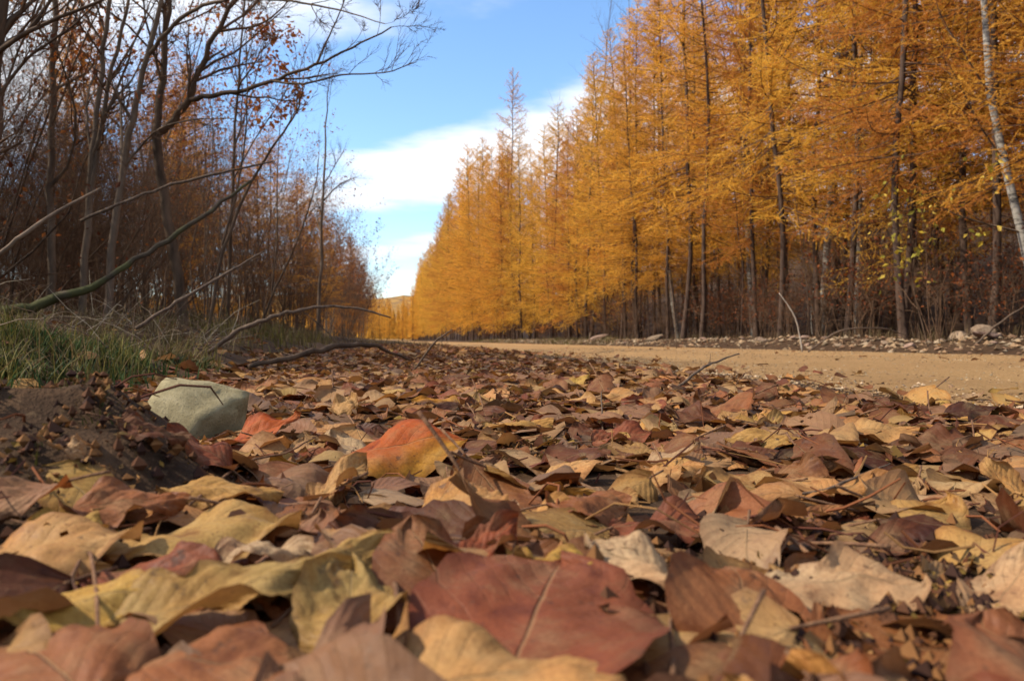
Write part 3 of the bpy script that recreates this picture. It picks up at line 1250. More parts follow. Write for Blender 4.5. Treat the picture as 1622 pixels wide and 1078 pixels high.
D = 5.6
RUST = [srgb(168, 96, 40), srgb(140, 76, 38), srgb(184, 116, 50)]
poly_tree('willow_tree', 'dark forked tree whose long limb arches right across the sky', [
    ([(292, 505, D), (275, 400, D), (256, 290, D), (248, 205, D)], 0.050, 0.038, 0),
    ([(248, 207, D), (256, 130, D + 0.1), (262, 60, D + 0.1), (270, -10, D + 0.2), (276, -140, D + 0.3), (290, -330, D + 0.3)], 0.034, 0.01, 3),
    ([(252, 212, D), (276, 190, D - 0.05), (303, 158, D - 0.1), (318, 105, D - 0.1), (345, 45, D - 0.1), (385, -12, D - 0.2), (440, -120, D - 0.2), (480, -260, D)], 0.034, 0.008, 3),
    ([(303, 160, D - 0.1), (340, 152, D - 0.2), (390, 146, D - 0.3), (440, 126, D - 0.4), (500, 106, D - 0.5), (555, 78, D - 0.6), (620, 45, D - 0.7)], 0.022, 0.005, 3),
    ([(430, 130, D - 0.4), (480, 138, D - 0.5), (540, 118, D - 0.6), (610, 120, D - 0.7), (660, 100, D - 0.8)], 0.010, 0.003, 2),
    ([(500, 106, D - 0.5), (520, 60, D - 0.5), (545, 10, D - 0.6), (555, -40, D - 0.6)], 0.008, 0.003, 2),
], 601, M_WILLOWBARK, lvl=3)
D2 = 4.9
poly_tree('willow_tree', 'slanting grey-brown stem left of the forked tree, its bough crossing the top edge', [
    ([(168, 520, D2), (176, 400, D2), (192, 270, D2), (215, 165, D2), (240, 70, D2), (258, -10, D2), (275, -160, D2)], 0.032, 0.012, 2),
    ([(236, 88, D2), (275, 40, D2 - 0.1), (320, 8, D2 - 0.2), (385, -4, D2 - 0.3), (460, 2, D2 - 0.4), (540, 18, D2 - 0.5), (610, 40, D2 - 0.6)], 0.017, 0.003, 3),
    ([(192, 270, D2), (222, 235, D2), (250, 205, D2 - 0.2), (300, 190, D2 - 0.3), (370, 190, D2 - 0.3)], 0.010, 0.003, 2),
], 602, M_GREYBARK)
poly_tree('willow_tree', 'pair of straight grey stems splitting low, leaning right, near the left', [
    ([(128, 520, 5.3), (138, 360, 5.3), (146, 250, 5.3), (160, 110, 5.3), (176, -10, 5.3), (190, -180, 5.3)], 0.032, 0.011, 2),
    ([(138, 350, 5.3), (155, 230, 5.3), (178, 110, 5.2), (206, -10, 5.2), (235, -160, 5.2)], 0.022, 0.008, 2),
    ([(160, 200, 5.3), (192, 130, 5.3), (215, 60, 5.4), (245, -10, 5.4)], 0.012, 0.004, 2),
], 603, M_GREYBARK)
poly_tree('birch_tree', 'upright pale brown trunk near the left edge, straight to the top of the picture', [
    ([(78, 510, 5.9), (80, 350, 5.9), (83, 160, 5.9), (88, -10, 5.9), (92, -220, 5.9)], 0.037, 0.018, 2),
    ([(83, 200, 5.9), (110, 120, 5.8), (150, 30, 5.7), (180, -40, 5.6)], 0.012, 0.004, 2),
], 604, M_GREYBARK, leaf=(500, 0.06, RUST, 0.06))
poly_tree('willow_tree', 'thick dark trunk cut by the left edge of the picture', [
    ([(-26, 560, 3.0), (-22, 380, 3.0), (-12, 200, 3.0), (-2, 30, 3.0), (6, -120, 3.0)], 0.036, 0.026, 2),
    ([(-8, 90, 3.0), (30, 60, 2.9), (90, 30, 2.9), (160, 5, 2.9), (250, -40, 2.9)], 0.012, 0.004, 2),
    ([(-12, 170, 3.0), (40, 92, 3.0), (110, 50, 3.0), (150, 10, 3.0)], 0.008, 0.003, 2),
], 605, M_WILLOWBARK)
poly_tree('willow_tree', 'slender curved sapling sweeping up right from behind the forked tree', [
    ([(325, 520, 4.8), (352, 390, 4.8), (400, 285, 4.8), (440, 222, 4.7), (472, 180, 4.7), (479, 142, 4.7)], 0.014, 0.004, 2),
    ([(352, 390, 4.8), (385, 270, 4.9), (392, 170, 5.0), (390, 60, 5.0)], 0.009, 0.003, 2),
], 606, M_WILLOWBARK, kids=(3, 5))
poly_tree('poplar_tree', 'thin bare tree hung with small rust leaves left of the sky gap', [
    ([(360, 520, 9.5), (366, 350, 9.5), (372, 200, 9.5), (384, 60, 9.5), (392, -60, 9.5)], 0.032, 0.008, 2),
    ([(370, 240, 9.5), (400, 150, 9.4), (420, 60, 9.3)], 0.012, 0.004, 2),
    ([(368, 290, 9.5), (410, 210, 9.4), (455, 150, 9.3), (470, 90, 9.3)], 0.012, 0.004, 2),
], 607, M_WILLOWBARK, leaf=(900, 0.065, RUST, 0.05))
poly_tree('birch_tree', 'tall thin bare pole tree beside the sky gap on the left', [
    ([(503, 545, 17), (508, 420, 17), (512, 300, 17), (516, 200, 17), (521, 110, 17)], 0.055, 0.008, 3),
], 608, M_GREYBARK, lenk=0.35)
poly_tree('willow_tree', 'arching thin stem with upturned tip low beside the road, before the brown trees', [
    ([(400, 545, 7.0), (430, 470, 7.0), (470, 390, 7.0), (500, 300, 7.0), (505, 250, 7.0)], 0.014, 0.004, 2),
    ([(430, 470, 7.0), (440, 380, 7.0), (438, 280, 7.1), (445, 180, 7.1)], 0.010, 0.003, 2),
], 609, M_WILLOWBARK, kids=(3, 5))

# shrubs and saplings filling the thicket
LS = [make_shrub(700, 7, 4.2, 0.38, 3, 0.017, (4, 7), 0),
      make_shrub(701, 9, 3.4, 0.55, 3, 0.013, (5, 7), 420, 0.05, BROWNS),
      make_shrub(702, 6, 5.2, 0.28, 3, 0.021, (4, 7), 0, bark=M_GREYBARK),
      make_shrub(703, 11, 2.2, 0.8, 3, 0.012, (4, 7), 120, 0.05, BROWNS),
      make_shrub(704, 8, 3.6, 0.4, 3, 0.02, (5, 7), 1500, 0.085, [srgb(110, 56, 40), srgb(84, 44, 36), srgb(130, 72, 44)]),
      make_shrub(705, 5, 4.8, 0.22, 3, 0.02, (4, 7), 1100, 0.06, RUST, bark=M_GREYBARK)]
LS.append(make_shrub(706, 16, 3.4, 0.22, 3, 0.009, (5, 8), 60, 0.05, BROWNS, up=0.06, wander=0.10))
LS.append(make_shrub(707, 20, 2.3, 0.5, 3, 0.007, (5, 8), 90, 0.05, BROWNS, up=0.06, wander=0.12))
LSN = ['bare many-stemmed willow shrub', 'spreading twiggy shrub with a few brown leaves', 'slim grey-stemmed clump', 'low tangled brush', 'dense shrub still holding dark red-brown leaves', 'upright clump hung with rust leaves', 'dense clump of slender bare whips', 'low dense bundle of thin bare whips']


def thicket():
    spots = []
    # near fringe along the bank, then deeper
    for v0, v1, u0, u1, n, kinds in ((3.4, 8, -2.1, -3.6, 10, [0, 3, 3, 1]), (3.8, 9, -2.3, -4.6, 11, [7, 7, 7]), (7, 16, -2.5, -7.0, 20, [6, 7, 7]), (14, 30, -2.3, -5, 8, [6, 7, 1]), (5, 14, -3.0, -6.5, 14, [0, 1, 3, 5]), (9, 20, -2.3, -4.0, 13, [0, 1, 3, 5, 2]),
                                     (12, 26, -4.0, -9.0, 20, [2, 1, 5, 5]), (4, 16, -6.0, -12.0, 16, [1, 3, 1, 3]), (14, 30, -8.0, -16.0, 18, [1, 1, 3, 5]), (20, 45, -2.6, -5.0, 12, [1, 1, 5]), (46, 95, -2.2, -4.5, 14, [4, 5, 5, 1])):
        for i in range(n):
            spots.append((R.uniform(u1, u0), v0 + (v1 - v0) * (i + R.random()) / n, R.choice(kinds)))
    for i, (u, v, k) in enumerate(sorted(spots, key=lambda q: q[1])):
        x, y = uv2xy(u, v)
        s = R.uniform(0.6, 1.05) * (0.72 if k >= 6 else 1.0) * (1.0 if v < 20 else 1.35 if v < 45 else 1.9)
        lab = '%s in the left thicket, %s nearest' % (LSN[k], ordinal(i))
        place('thicket_shrub', LS[k], (x, y, float(gh(x, y)) - 0.03), R.uniform(0, 6.28), s, lab, 'shrub', 'shrubs of the left thicket', (1, 1, 1))


thicket()


def larches_left():
    k = 0
    pts = [(-3.9, 16, 5.2), (-5.2, 20, 7.0), (-3.3, 21, 5.0), (-3.6, 25, 6.4), (-3.2, 29, 6.0), (-3.5, 34, 6.8), (-6.5, 18, 7.5), (-7.2, 13, 5.5), (-5.8, 24, 8), (-5.5, 31, 8.0), (-3.4, 41, 6.5), (-3.8, 48, 8.0), (-3.2, 56, 8.5),
           (-4.2, 63, 9.5), (-3.3, 72, 9.5), (-4.0, 82, 10.5), (-3.4, 94, 11), (-4.5, 105, 12), (-3.6, 120, 12), (-4.4, 135, 12.5), (-8.5, 16, 7.0), (-10, 12, 6.0), (-12, 19, 8.0),
           (-9, 24, 8.5), (-14, 14, 7), (-7.0, 30, 8.5)]
    for i, (u, v, h) in enumerate(sorted(pts, key=lambda q: q[1])):
        lab = 'orange-brown larch behind the left thicket, %s nearest of those left of the road' % ordinal(i)
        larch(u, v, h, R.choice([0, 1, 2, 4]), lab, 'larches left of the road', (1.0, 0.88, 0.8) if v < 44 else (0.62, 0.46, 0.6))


larches_left()

# leaning and fallen poles in the thicket
tube_thing('fallen_pole', [pix(-70, 512, 3.2), pix(0, 497, 3.2), pix(80, 475, 3.25), pix(162, 450, 3.3), pix(230, 405, 3.4), pix(320, 345, 3.5), pix(398, 288, 3.6)],
           (0.024, 0.022, 0.021, 0.016, 0.013, 0.011, 0.007), M_MOSSY, 'long mossy fallen pole leaning up to the right across the left thicket', 'branch', 'poles fallen in the left thicket')
tube_thing('fallen_pole', [pix(128, 352, 3.6), pix(200, 320, 3.6), pix(270, 294, 3.7), pix(350, 275, 3.7), pix(432, 258, 3.8)], (0.008, 0.008, 0.007, 0.006, 0.004), M_STICK,
           'thin pale pole lying almost level above the mossy pole', 'branch', 'poles fallen in the left thicket')
tube_thing('fallen_pole', [pix(215, 522, 2.5), pix(280, 480, 2.6), pix(350, 440, 2.7), pix(418, 400, 2.8)], (0.006, 0.006, 0.005, 0.003), M_STICK,
           'thin brown stick slanting up from the grass below the mossy pole', 'branch', 'poles fallen in the left thicket')
tube_thing('fallen_pole', [pix(330, 560, 2.9), pix(372, 528, 2.9), pix(420, 506, 2.9), pix(475, 492, 2.95), pix(530, 486, 3.0), pix(575, 491, 3.0), pix(619, 505, 3.0)], (0.009, 0.009, 0.009, 0.007, 0.006, 0.005, 0.003), M_STICK,
           'grey stick reaching right from the bank, its tip before the yellow road end', 'branch', 'poles fallen in the left thicket')
tube_thing('fallen_pole', [pix(-20, 420, 2.6), pix(40, 372, 2.6), pix(100, 330, 2.7), pix(160, 300, 2.8)], (0.008, 0.007, 0.006, 0.004), M_GREYBARK,
           'grey pole slanting up right at the left edge above the mossy pole', 'branch', 'poles fallen in the left thicket')

# branch lying at the end of the leaf carpet, and sticks
tube_thing('fallen_branch', [ground_pt(395, 3.1, 0.02), pix(470, 566, 3.3), pix(530, 550, 3.5), pix(577, 545, 3.7), pix(610, 556, 3.9), ground_pt(650, 4.2, 0.02)],
           (0.010, 0.013, 0.013, 0.011, 0.009, 0.006), M_WILLOWBARK, 'dark crooked branch lying across the far end of the leaf carpet', 'branch',
           twigs=[(0.45, (-0.6, 0.1, 0.5), 0.25, 0.005)])
tube_thing('stick', [ground_pt(655, 3.0, 0.015), pix(690, 541, 2.95), pix(716, 524, 2.9)], (0.004, 0.004, 0.002), M_STICK, 'thin straight stick poking up right from the leaves near the road end', 'stick', 'loose sticks')
tube_thing('stick', [ground_pt(1075, 1.9, 0.015), pix(1110, 586, 1.95), pix(1140, 572, 2.0), pix(1171, 562, 2.05)], (0.0035, 0.0035, 0.003, 0.0015), M_STICK,
           'thin bent stick rising from the leaves before the road', 'stick', 'loose sticks', twigs=[(0.5, (0.1, 0, 1), 0.03, 0.0015)])


# ------------------------------------------------------------------ hills closing the valley
def hill(name, label, cx, cy, w, dpt, h, seed):
    n = 60
    a = np.linspace(-1, 1, n)
    X, Y = np.meshgrid(a, a)
    r = np.hypot(X, Y)
    Z = h * np.clip(1 - r ** 1.6, 0, 1) * (1 + 0.5 * fbm(X * 3, Y * 3, seed)) - 0.5 + 1.4 * fbm(X * 26, Y * 26, seed + 3, 2)
    i = np.arange(n - 1)[:, None]
    j = np.arange(n - 1)[None, :]
    f = np.stack((i * n + j, i * n + j + 1, (i + 1) * n + j + 1, (i + 1) * n + j), -1).reshape(-1, 4)
    mb = MB()
    mb.add(np.stack((cx + X * w, cy + Y * dpt, Z), -1).reshape(-1, 3), f)
    t = NT('wooded_hill_' + name)
    c = t.ramp(t.noise(t.posvec(), 0.12, 5), [(0.35, (0.13, 0.085, 0.06)), (0.6, (0.33, 0.19, 0.065))])
    o = obj('hill', mb.mesh('hill', [t.surf(t.principled(c, 1.0, 0.0))]))
    tag(o, label, kind='structure')


hill('near', 'low wooded hill beyond the end of the road', -130, 620, 300, 200, 32, 81)
hill('far', 'far wooded ridge low on the horizon', -60, 1000, 650, 250, 44, 85)


def far_wood():
    """the wood beyond the road end: a mass of cones nobody could count"""
    rng = np.random.default_rng(88)
    mb = MB()
    for i in range(420):
        y = rng.uniform(215, 420)
        x = -0.157 * y + rng.uniform(-70, 50)
        h = rng.uniform(8, 13)
        k = 7
        col = np.array((0.60, 0.30, 0.05)) * rng.uniform(0.7, 1.15)
        z0 = 0.3
        for lay in range(4):
            zb = z0 + h * (0.08 + 0.22 * lay)
            zt = zb + h * 0.36
            rr = h * 0.15 * (1.05 - 0.23 * lay)
            ang = np.arange(k) * 2 * math.pi / k + rng.random()
            jit = rng.uniform(0.6, 1.3, k)
            v = np.concatenate((np.stack((x + rr * jit * np.cos(ang), y + rr * jit * np.sin(ang), zb + rng.uniform(-0.5, 0.3, k)), -1), [(x, y, min(zt, z0 + h))]))
            f = np.array([(q, (q + 1) % k, k) for q in range(k)])
            mb.add(v, f, 0, col=col * rng.uniform(0.85, 1.1))
    tag(obj('far_wood', mb.mesh('far_wood', [M_NEEDLE], False)), 'far mass of yellow larches beyond the road end', kind='stuff')


far_wood()


# ------------------------------------------------------------------ stones
def stone_mesh(seed, rough=0.25, sub=2, flat=0.6):
    import bmesh
    bm = bmesh.new()
    bmesh.ops.create_icosphere(bm, subdivisions=sub, radius=0.5)
    rng = np.random.default_rng(seed)
    planes = [(p / np.linalg.norm(p), rng.uniform(0.24, 0.42)) for p in rng.normal(size=(9, 3))]
    for v in bm.verts:
        c = np.array(v.co)
        for nrm, d in planes:
            t = c.dot(nrm) - d
            if t > 0:
                c = c - nrm * t * 0.92
        c = c * (1 + rng.normal() * 0.02)
        c[2] *= flat
        v.co = c
    me = bpy.data.meshes.new('stone')
    bm.to_mesh(me)
    bm.free()
    me.materials.append(M_RUBBLE)
    return me


ST = [stone_mesh(900 + i, flat=f) for i, f in enumerate((0.55, 0.7, 0.45, 0.8, 0.6, 0.5, 0.35, 0.65))]


def rubble():
    rng = random.Random(33)
    items = []
    v = 6.0
    while v < 42:
        items.append((6.62 + rng.uniform(-0.28, 0.55), v, rng.uniform(0.07, 0.17) * (1.6 if rng.random() < 0.12 else 1)))
        v += rng.uniform(0.18, 0.5) * (1 + v / 25)
    items += [(6.9, 8.3, 0.34), (6.75, 8.05, 0.24), (7.0, 8.8, 0.28), (6.8, 19.5, 0.5), (6.85, 25, 0.55)]
    items.sort(key=lambda q: q[1])
    for i, (u, v, s) in enumerate(items):
        x, y = uv2xy(u, v)
        o = obj('rubble_stone', ST[rng.randrange(8)])
        o.scale = (s * rng.uniform(0.8, 1.5), s * rng.uniform(0.8, 1.2), s * rng.uniform(0.7, 1.1))
        o.location = (x, y, float(gh(x, y)) + s * 0.13)
        o.rotation_euler = (rng.uniform(-0.3, 0.3), rng.uniform(-0.3, 0.3), rng.uniform(0, 6.28))
        k = rng.uniform(0.42, 0.72)
        o.color = (k, k * rng.uniform(0.88, 1.0), k * rng.uniform(0.8, 0.98), 1)
        size = 'large pale' if s > 0.3 else 'fist-sized' if s < 0.11 else 'blocky'
        tag(o, '%s stone in the rubble along the far road edge, %s from the near end' % (size, ordinal(i)), 'stone', 'stones along the far road edge')
    # smaller rubble and gravel nobody could count
    g = np.random.default_rng(34)
    mb = MB()
    base = np.array(((1, 0, 0), (-1, 0, 0), (0, 1, 0), (0, -1, 0), (0, 0, 1), (0, 0, -1)), float)
    fc = np.array(((0, 2, 4), (2, 1, 4), (1, 3, 4), (3, 0, 4), (2, 0, 5), (1, 2, 5), (3, 1, 5), (0, 3, 5)))
    def pebbles(n, uf, vf, sf, zf, cols):
        u = uf(n)
        v = vf(n)
        x, y = uv2xy(u, v)
        z = zf(u, v, x, y)
        s = sf(n, v)
        a = g.random(n) * 6.28
        B = base[None] * (1 + g.normal(size=(n, 6, 1)) * 0.22) + g.normal(size=(n, 6, 3)) * 0.18
        B = B * np.stack((s, s * g.uniform(0.6, 1, n), s * g.uniform(0.4, 0.75, n)), -1)[:, None, :]
        ca, sa = np.cos(a)[:, None], np.sin(a)[:, None]
        Vx = B[..., 0] * ca - B[..., 1] * sa + x[:, None]
        Vy = B[..., 0] * sa + B[..., 1] * ca + y[:, None]
        Vz = B[..., 2] + (z + s * 0.2)[:, None]
        V = np.stack((Vx, Vy, Vz), -1).reshape(-1, 3)
        F = (fc[None] + np.arange(n)[:, None, None] * 6).reshape(-1, 3)
        c = np.array(cols)[g.integers(0, len(cols), n)] * g.uniform(0.65, 1.2, (n, 1))
        mb.add(V, F, 0, col=np.repeat(c, 6, 0))
    tan = [(0.27, 0.17, 0.095), (0.32, 0.215, 0.125), (0.19, 0.11, 0.065), (0.35, 0.26, 0.17)]
    pebbles(2300, lambda n: 6.65 + g.normal(size=n) * 0.28, lambda n: 5.5 + 50 * g.random(n) ** 1.8, lambda n, v: g.uniform(0.012, 0.05, n) * (1 + v / 60),
            lambda u, v, x, y: gh(x, y), tan)
    pebbles(9000, lambda n: g.uniform(1.15, 6.2, n), lambda n: 0.3 + 13 * g.random(n) ** 1.7, lambda n, v: g.uniform(0.0015, 0.006, n) * (1 + v / 12),
            lambda u, v, x, y: road_z(u, v), [(0.30, 0.19, 0.09), (0.38, 0.26, 0.14), (0.2, 0.115, 0.06), (0.42, 0.32, 0.2)])
    pebbles(2600, lambda n: 1.35 + g.normal(size=n) * 0.25, lambda n: 0.3 + 7 * g.random(n) ** 1.3, lambda n, v: g.uniform(0.002, 0.009, n),
            lambda u, v, x, y: np.maximum(gh(x, y), np.where(u > 1.15, road_z(u, v), -1)), [(0.36, 0.23, 0.12), (0.22, 0.13, 0.07), (0.45, 0.32, 0.2)])
    tag(obj('gravel', mb.mesh('gravel', [M_CRUMB], False)), 'loose gravel and small rubble on the road and its far edge', kind='stuff')


rubble()


def lichen_rock():
    """the grey-green block among the leaves: flat sloping top, upright left face"""
    import bmesh
    bm = bmesh.new()
    W, Dp, Hh = 0.128, 0.10, 0.086
    for p in ((0.034, -0.056, 0.026), (0.010, -0.070, -0.02), (-0.036, 0.030, 0.082), (-0.078, 0.040, -0.02), (0.086, 0.006, 0.060), (0.072, 0.02, -0.02), (0.03, 0.06, 0.070),
              (0.02, 0.07, -0.02), (-0.056, -0.018, 0.012), (-0.066, -0.030, -0.02), (-0.030, -0.012, 0.079), (-0.044, -0.030, 0.050), (0.070, -0.020, 0.032), (0.02, 0.012, 0.078)):
        bm.verts.new(p)
    bmesh.ops.convex_hull(bm, input=bm.verts)
    bmesh.ops.triangulate(bm, faces=bm.faces[:])
    bmesh.ops.subdivide_edges(bm, edges=bm.edges[:], cuts=5, use_grid_fill=True)
    bmesh.ops.smooth_vert(bm, verts=bm.verts[:], factor=0.0, use_axis_x=True, use_axis_y=True, use_axis_z=True)
    rng = np.random.default_rng(5)
    for v in bm.verts:
        c = np.array(v.co)
        k = 0.0048 * fbm(c[0] * 38 + 9, c[2] * 45 + c[1] * 30, 7) + 0.0012 * fbm(c[0] * 190 + 3, c[2] * 190 + c[1] * 120, 17)
        v.co = Vector(c + np.array((k, -k, k)))
    for f in bm.faces:
        f.smooth = True
    me = bpy.data.meshes.new('lichen_rock')
    bm.to_mesh(me)
    bm.free()
    me.materials.append(M_ROCK)
    o = obj('rock', me)
    x = (296 - 811) / FPX * 1.12
    o.location = (x, 1.12, float(gh(x, 1.12)) + 0.002)
    o.rotation_euler = (0, 0, 0.12)
    tag(o, 'grey-green lichened angular rock half sunk in the leaves below the grassy bank', 'rock')
    o2 = obj('rock', ST[6])
    p = ground_pt(150, 1.55, 0.02)
    o2.location = p
    o2.scale = (0.075, 0.05, 0.04)
    o2.color = (0.6, 0.65, 0.55, 1)
    tag(o2, 'small flat grey stone in the grass left of the lichened rock', 'rock')


lichen_rock()


# ------------------------------------------------------------------ fallen leaves
def leaf_shape(rng, L, W, bend, fold, twist, nl, nw, wav=0.006, serr=0.03, kind=0, curl_tip=0.0):
    """a leaf blade lying along +x, centred; returns verts, faces, uv, stalk points"""
    s = np.linspace(0, 1, nl + 1)
    t = np.linspace(-1, 1, nw + 1)
    if kind == 0:      # ovate poplar leaf
        w = np.power(s, 0.55) * np.power(1 - s, 0.80)
    elif kind == 1:    # willow-like
        w = np.power(s, 0.75) * np.power(1 - s, 0.85)
    else:              # broad, blunt
        w = np.power(s, 0.42) * np.power(1 - s, 0.55)
    w = w / w.max() * W * 0.5
    w = w * (1 + 0.10 * np.sin(s * 7 + rng.random() * 6) * (rng.random() < 0.6))
    S, T = np.meshgrid(s, t, indexing='ij')
    edge = 1 + serr * np.sin(S * 2 * math.pi * 5.3 + T * 3) * (np.abs(T) > 0.99)
    # torn or nibbled margin
    if rng.random() < 0.45:
        c0 = rng.uniform(0.3, 0.9)
        sd = rng.choice([-1, 1])
        edge = edge - 0.45 * np.exp(-((S - c0) / 0.06) ** 2) * np.clip(T * sd, 0, 1) ** 2
    Wd = w[:, None] * edge
    half = T * Wd
    # arc along the length
    ang = bend * (s - 0.5) + curl_tip * np.clip((s - 0.72) / 0.28, 0, 1) ** 2
    dx = np.cos(ang)
    dz = np.sin(ang)
    ax = np.concatenate(([0], np.cumsum((dx[1:] + dx[:-1]) / 2))) * L / nl
    az = np.concatenate(([0], np.cumsum((dz[1:] + dz[:-1]) / 2))) * L / nl
    f = fold if abs(fold) > 1e-3 else 1e-3
    r = np.abs(half)
    k = f / (W * 0.5)
    cy = np.sin(half * k) / k
    cz = (1 - np.cos(half * k)) / k
    wob = wav * (np.sin(S * rng.uniform(5, 11) + rng.random() * 6 + np.sign(T) * 1.3) * np.abs(T) ** 1.5)
    wob = wob + wav * 0.9 * fbm(S * 4 + rng.random() * 50, T * 2 + rng.random() * 50, int(rng.integers(1000)), 3)
    wob = wob + wav * 0.55 * np.abs(T) * fbm(S * 11 + rng.random() * 50, T * 5 + rng.random() * 50, int(rng.integers(1000)), 2)
    cz = cz + wob
    tw = twist * (S - 0.5)
    y2 = cy * np.cos(tw) - cz * np.sin(tw)
    z2 = cy * np.sin(tw) + cz * np.cos(tw)
    a = ang[:, None]
    X = ax[:, None] - z2 * np.sin(a)
    Z = az[:, None] + z2 * np.cos(a)
    V = np.stack((X, y2, Z), -1)
    mid = V[:, nw // 2]
    ctr = V.reshape(-1, 3).mean(0)
    V = V - ctr
    i = np.arange(nl)[:, None]
    j = np.arange(nw)[None, :]
    n = nw + 1
    F = np.stack((i * n + j, (i + 1) * n + j, (i + 1) * n + j + 1, i * n + j + 1), -1).reshape(-1, 4)
    uv = np.stack((S, T * 0.5 + 0.5), -1).reshape(-1, 2)
    m = mid - ctr
    d = m[0] - m[1]
    d /= np.linalg.norm(d)
    pl = L * rng.uniform(0.25, 0.5)
    side = rng.normal() * 0.3
    st = np.array([m[1] * 0.6 + m[0] * 0.4, m[0], m[0] + d * pl * 0.4 + np.array((0, side * pl * 0.15, 0.0)), m[0] + d * pl + np.array((0, side * pl * 0.6, -0.05 * pl))])
    return V.reshape(-1, 3), F, uv, st


TAN = srgb(168, 127, 76)
OCH = srgb(164, 128, 70)
PINK = srgb(130, 84, 51)
BRN = srgb(96, 57, 34)
DRK = srgb(68, 37, 21)
RED = srgb(120, 66, 41)
ORG = srgb(156, 76, 26)
YLW = srgb(164, 130, 60)
GRY = srgb(172, 142, 106)
OLV = srgb(146, 118, 66)
PAL = [(TAN, 0.31), (OCH, 0.07), (PINK, 0.32), (BRN, 0.17), (DRK, 0.045), (RED, 0.05), (YLW, 0.008), (GRY, 0.022)]
CNAME = {TAN: 'tan', OCH: 'ochre', PINK: 'pinkish-brown', BRN: 'brown', DRK: 'dark brown', RED: 'russet', ORG: 'orange-red', YLW: 'yellow', GRY: 'greyish', OLV: 'olive-tan'}
PC = np.array([c for c, _ in PAL])
PW = np.array([w for _, w in PAL])
PW = PW / PW.sum()

# height map on which the leaves pile up
HX0, HX1, HY0, HY1, HC = -3.0, 3.2, -0.3, 7.2, 0.01
hnx, hny = int((HX1 - HX0) / HC), int((HY1 - HY0) / HC)
gx, gy = np.meshgrid(HX0 + (np.arange(hnx) + 0.5) * HC, HY0 + (np.arange(hny) + 0.5) * HC)
HM = gh(gx, gy)
_u, _v = xy2uv(gx, gy)
HM = np.where((_u > 1.15), np.maximum(HM, road_z(_u, _v)), HM)


def hidx(x, y):
    return (np.clip(((y - HY0) / HC).astype(int), 0, hny - 1), np.clip(((x - HX0) / HC).astype(int), 0, hnx - 1))


def settle(V, x, y, heading, tiltx, tilty, rng, q=80, lift=0.0, maxgrow=0.0045, update=True):
    """drop a leaf (verts V) on the heap: follows the slope beneath, rests on the high spots; returns 3x3 rotation, location"""
    c, s = math.cos(heading), math.sin(heading)
    P = V[::2] if len(V) > 60 else V
    fx = x + c * P[:, 0] - s * P[:, 1]
    fy = y + s * P[:, 0] + c * P[:, 1]
    iy, ix = hidx(fx, fy)
    h = HM[iy, ix]
    A = np.stack((fx - x, fy - y, np.ones(len(fx))), -1)
    sol = np.linalg.lstsq(A, h, rcond=None)[0]
    gxs = float(np.clip(sol[0] * 0.8, -0.5, 0.5)) + tiltx
    gys = float(np.clip(sol[1] * 0.8, -0.5, 0.5)) + tilty
    zc = np.array((-gxs, -gys, 1.0))
    zc /= np.linalg.norm(zc)
    xc = np.array((c, s, 0.0))
    xc -= xc.dot(zc) * zc
    xc /= np.linalg.norm(xc)
    yc = np.cross(zc, xc)
    Rm = np.stack((xc, yc, zc), -1)
    Q = P @ Rm.T
    iy, ix = hidx(x + Q[:, 0], y + Q[:, 1])
    gap = HM[iy, ix] - Q[:, 2]
    z = float(np.percentile(gap, q)) + 0.0006 + lift
    top = Q[:, 2] + z
    cur = HM[iy, ix]
    if update:
        HM[iy, ix] = np.clip(top, cur, cur + maxgrow)
    return Rm, np.array((x, y, z))


def density(x, y):
    """how thickly leaves lie: thick carpet between bank and road, thinning on both sides"""
    u, v = xy2uv(x, y)
    d = sstep(-0.75, -0.35, u) * (1 - sstep(0.75, 1.2, u - 0.2 * vnoise(v * 2.0, u * 2, 61)))
    # bare crumbly patch at right front
    d = d * (0.04 + 0.96 * sstep(0.7, 1.4, np.sqrt(((x - 0.235) / 0.12) ** 2 + ((y - 0.43) / 0.085) ** 2)))
    d = d * (1 - 0.6 * np.exp(-(((x - 0.03) / 0.12) ** 2 + ((y - 0.98) / 0.12) ** 2)))
    # few on the steep mound
    d = d * sstep(0.85, 1.45, np.sqrt(((x + 0.42) / 0.15) ** 2 + ((y - 0.62) / 0.18) ** 2))
    return d


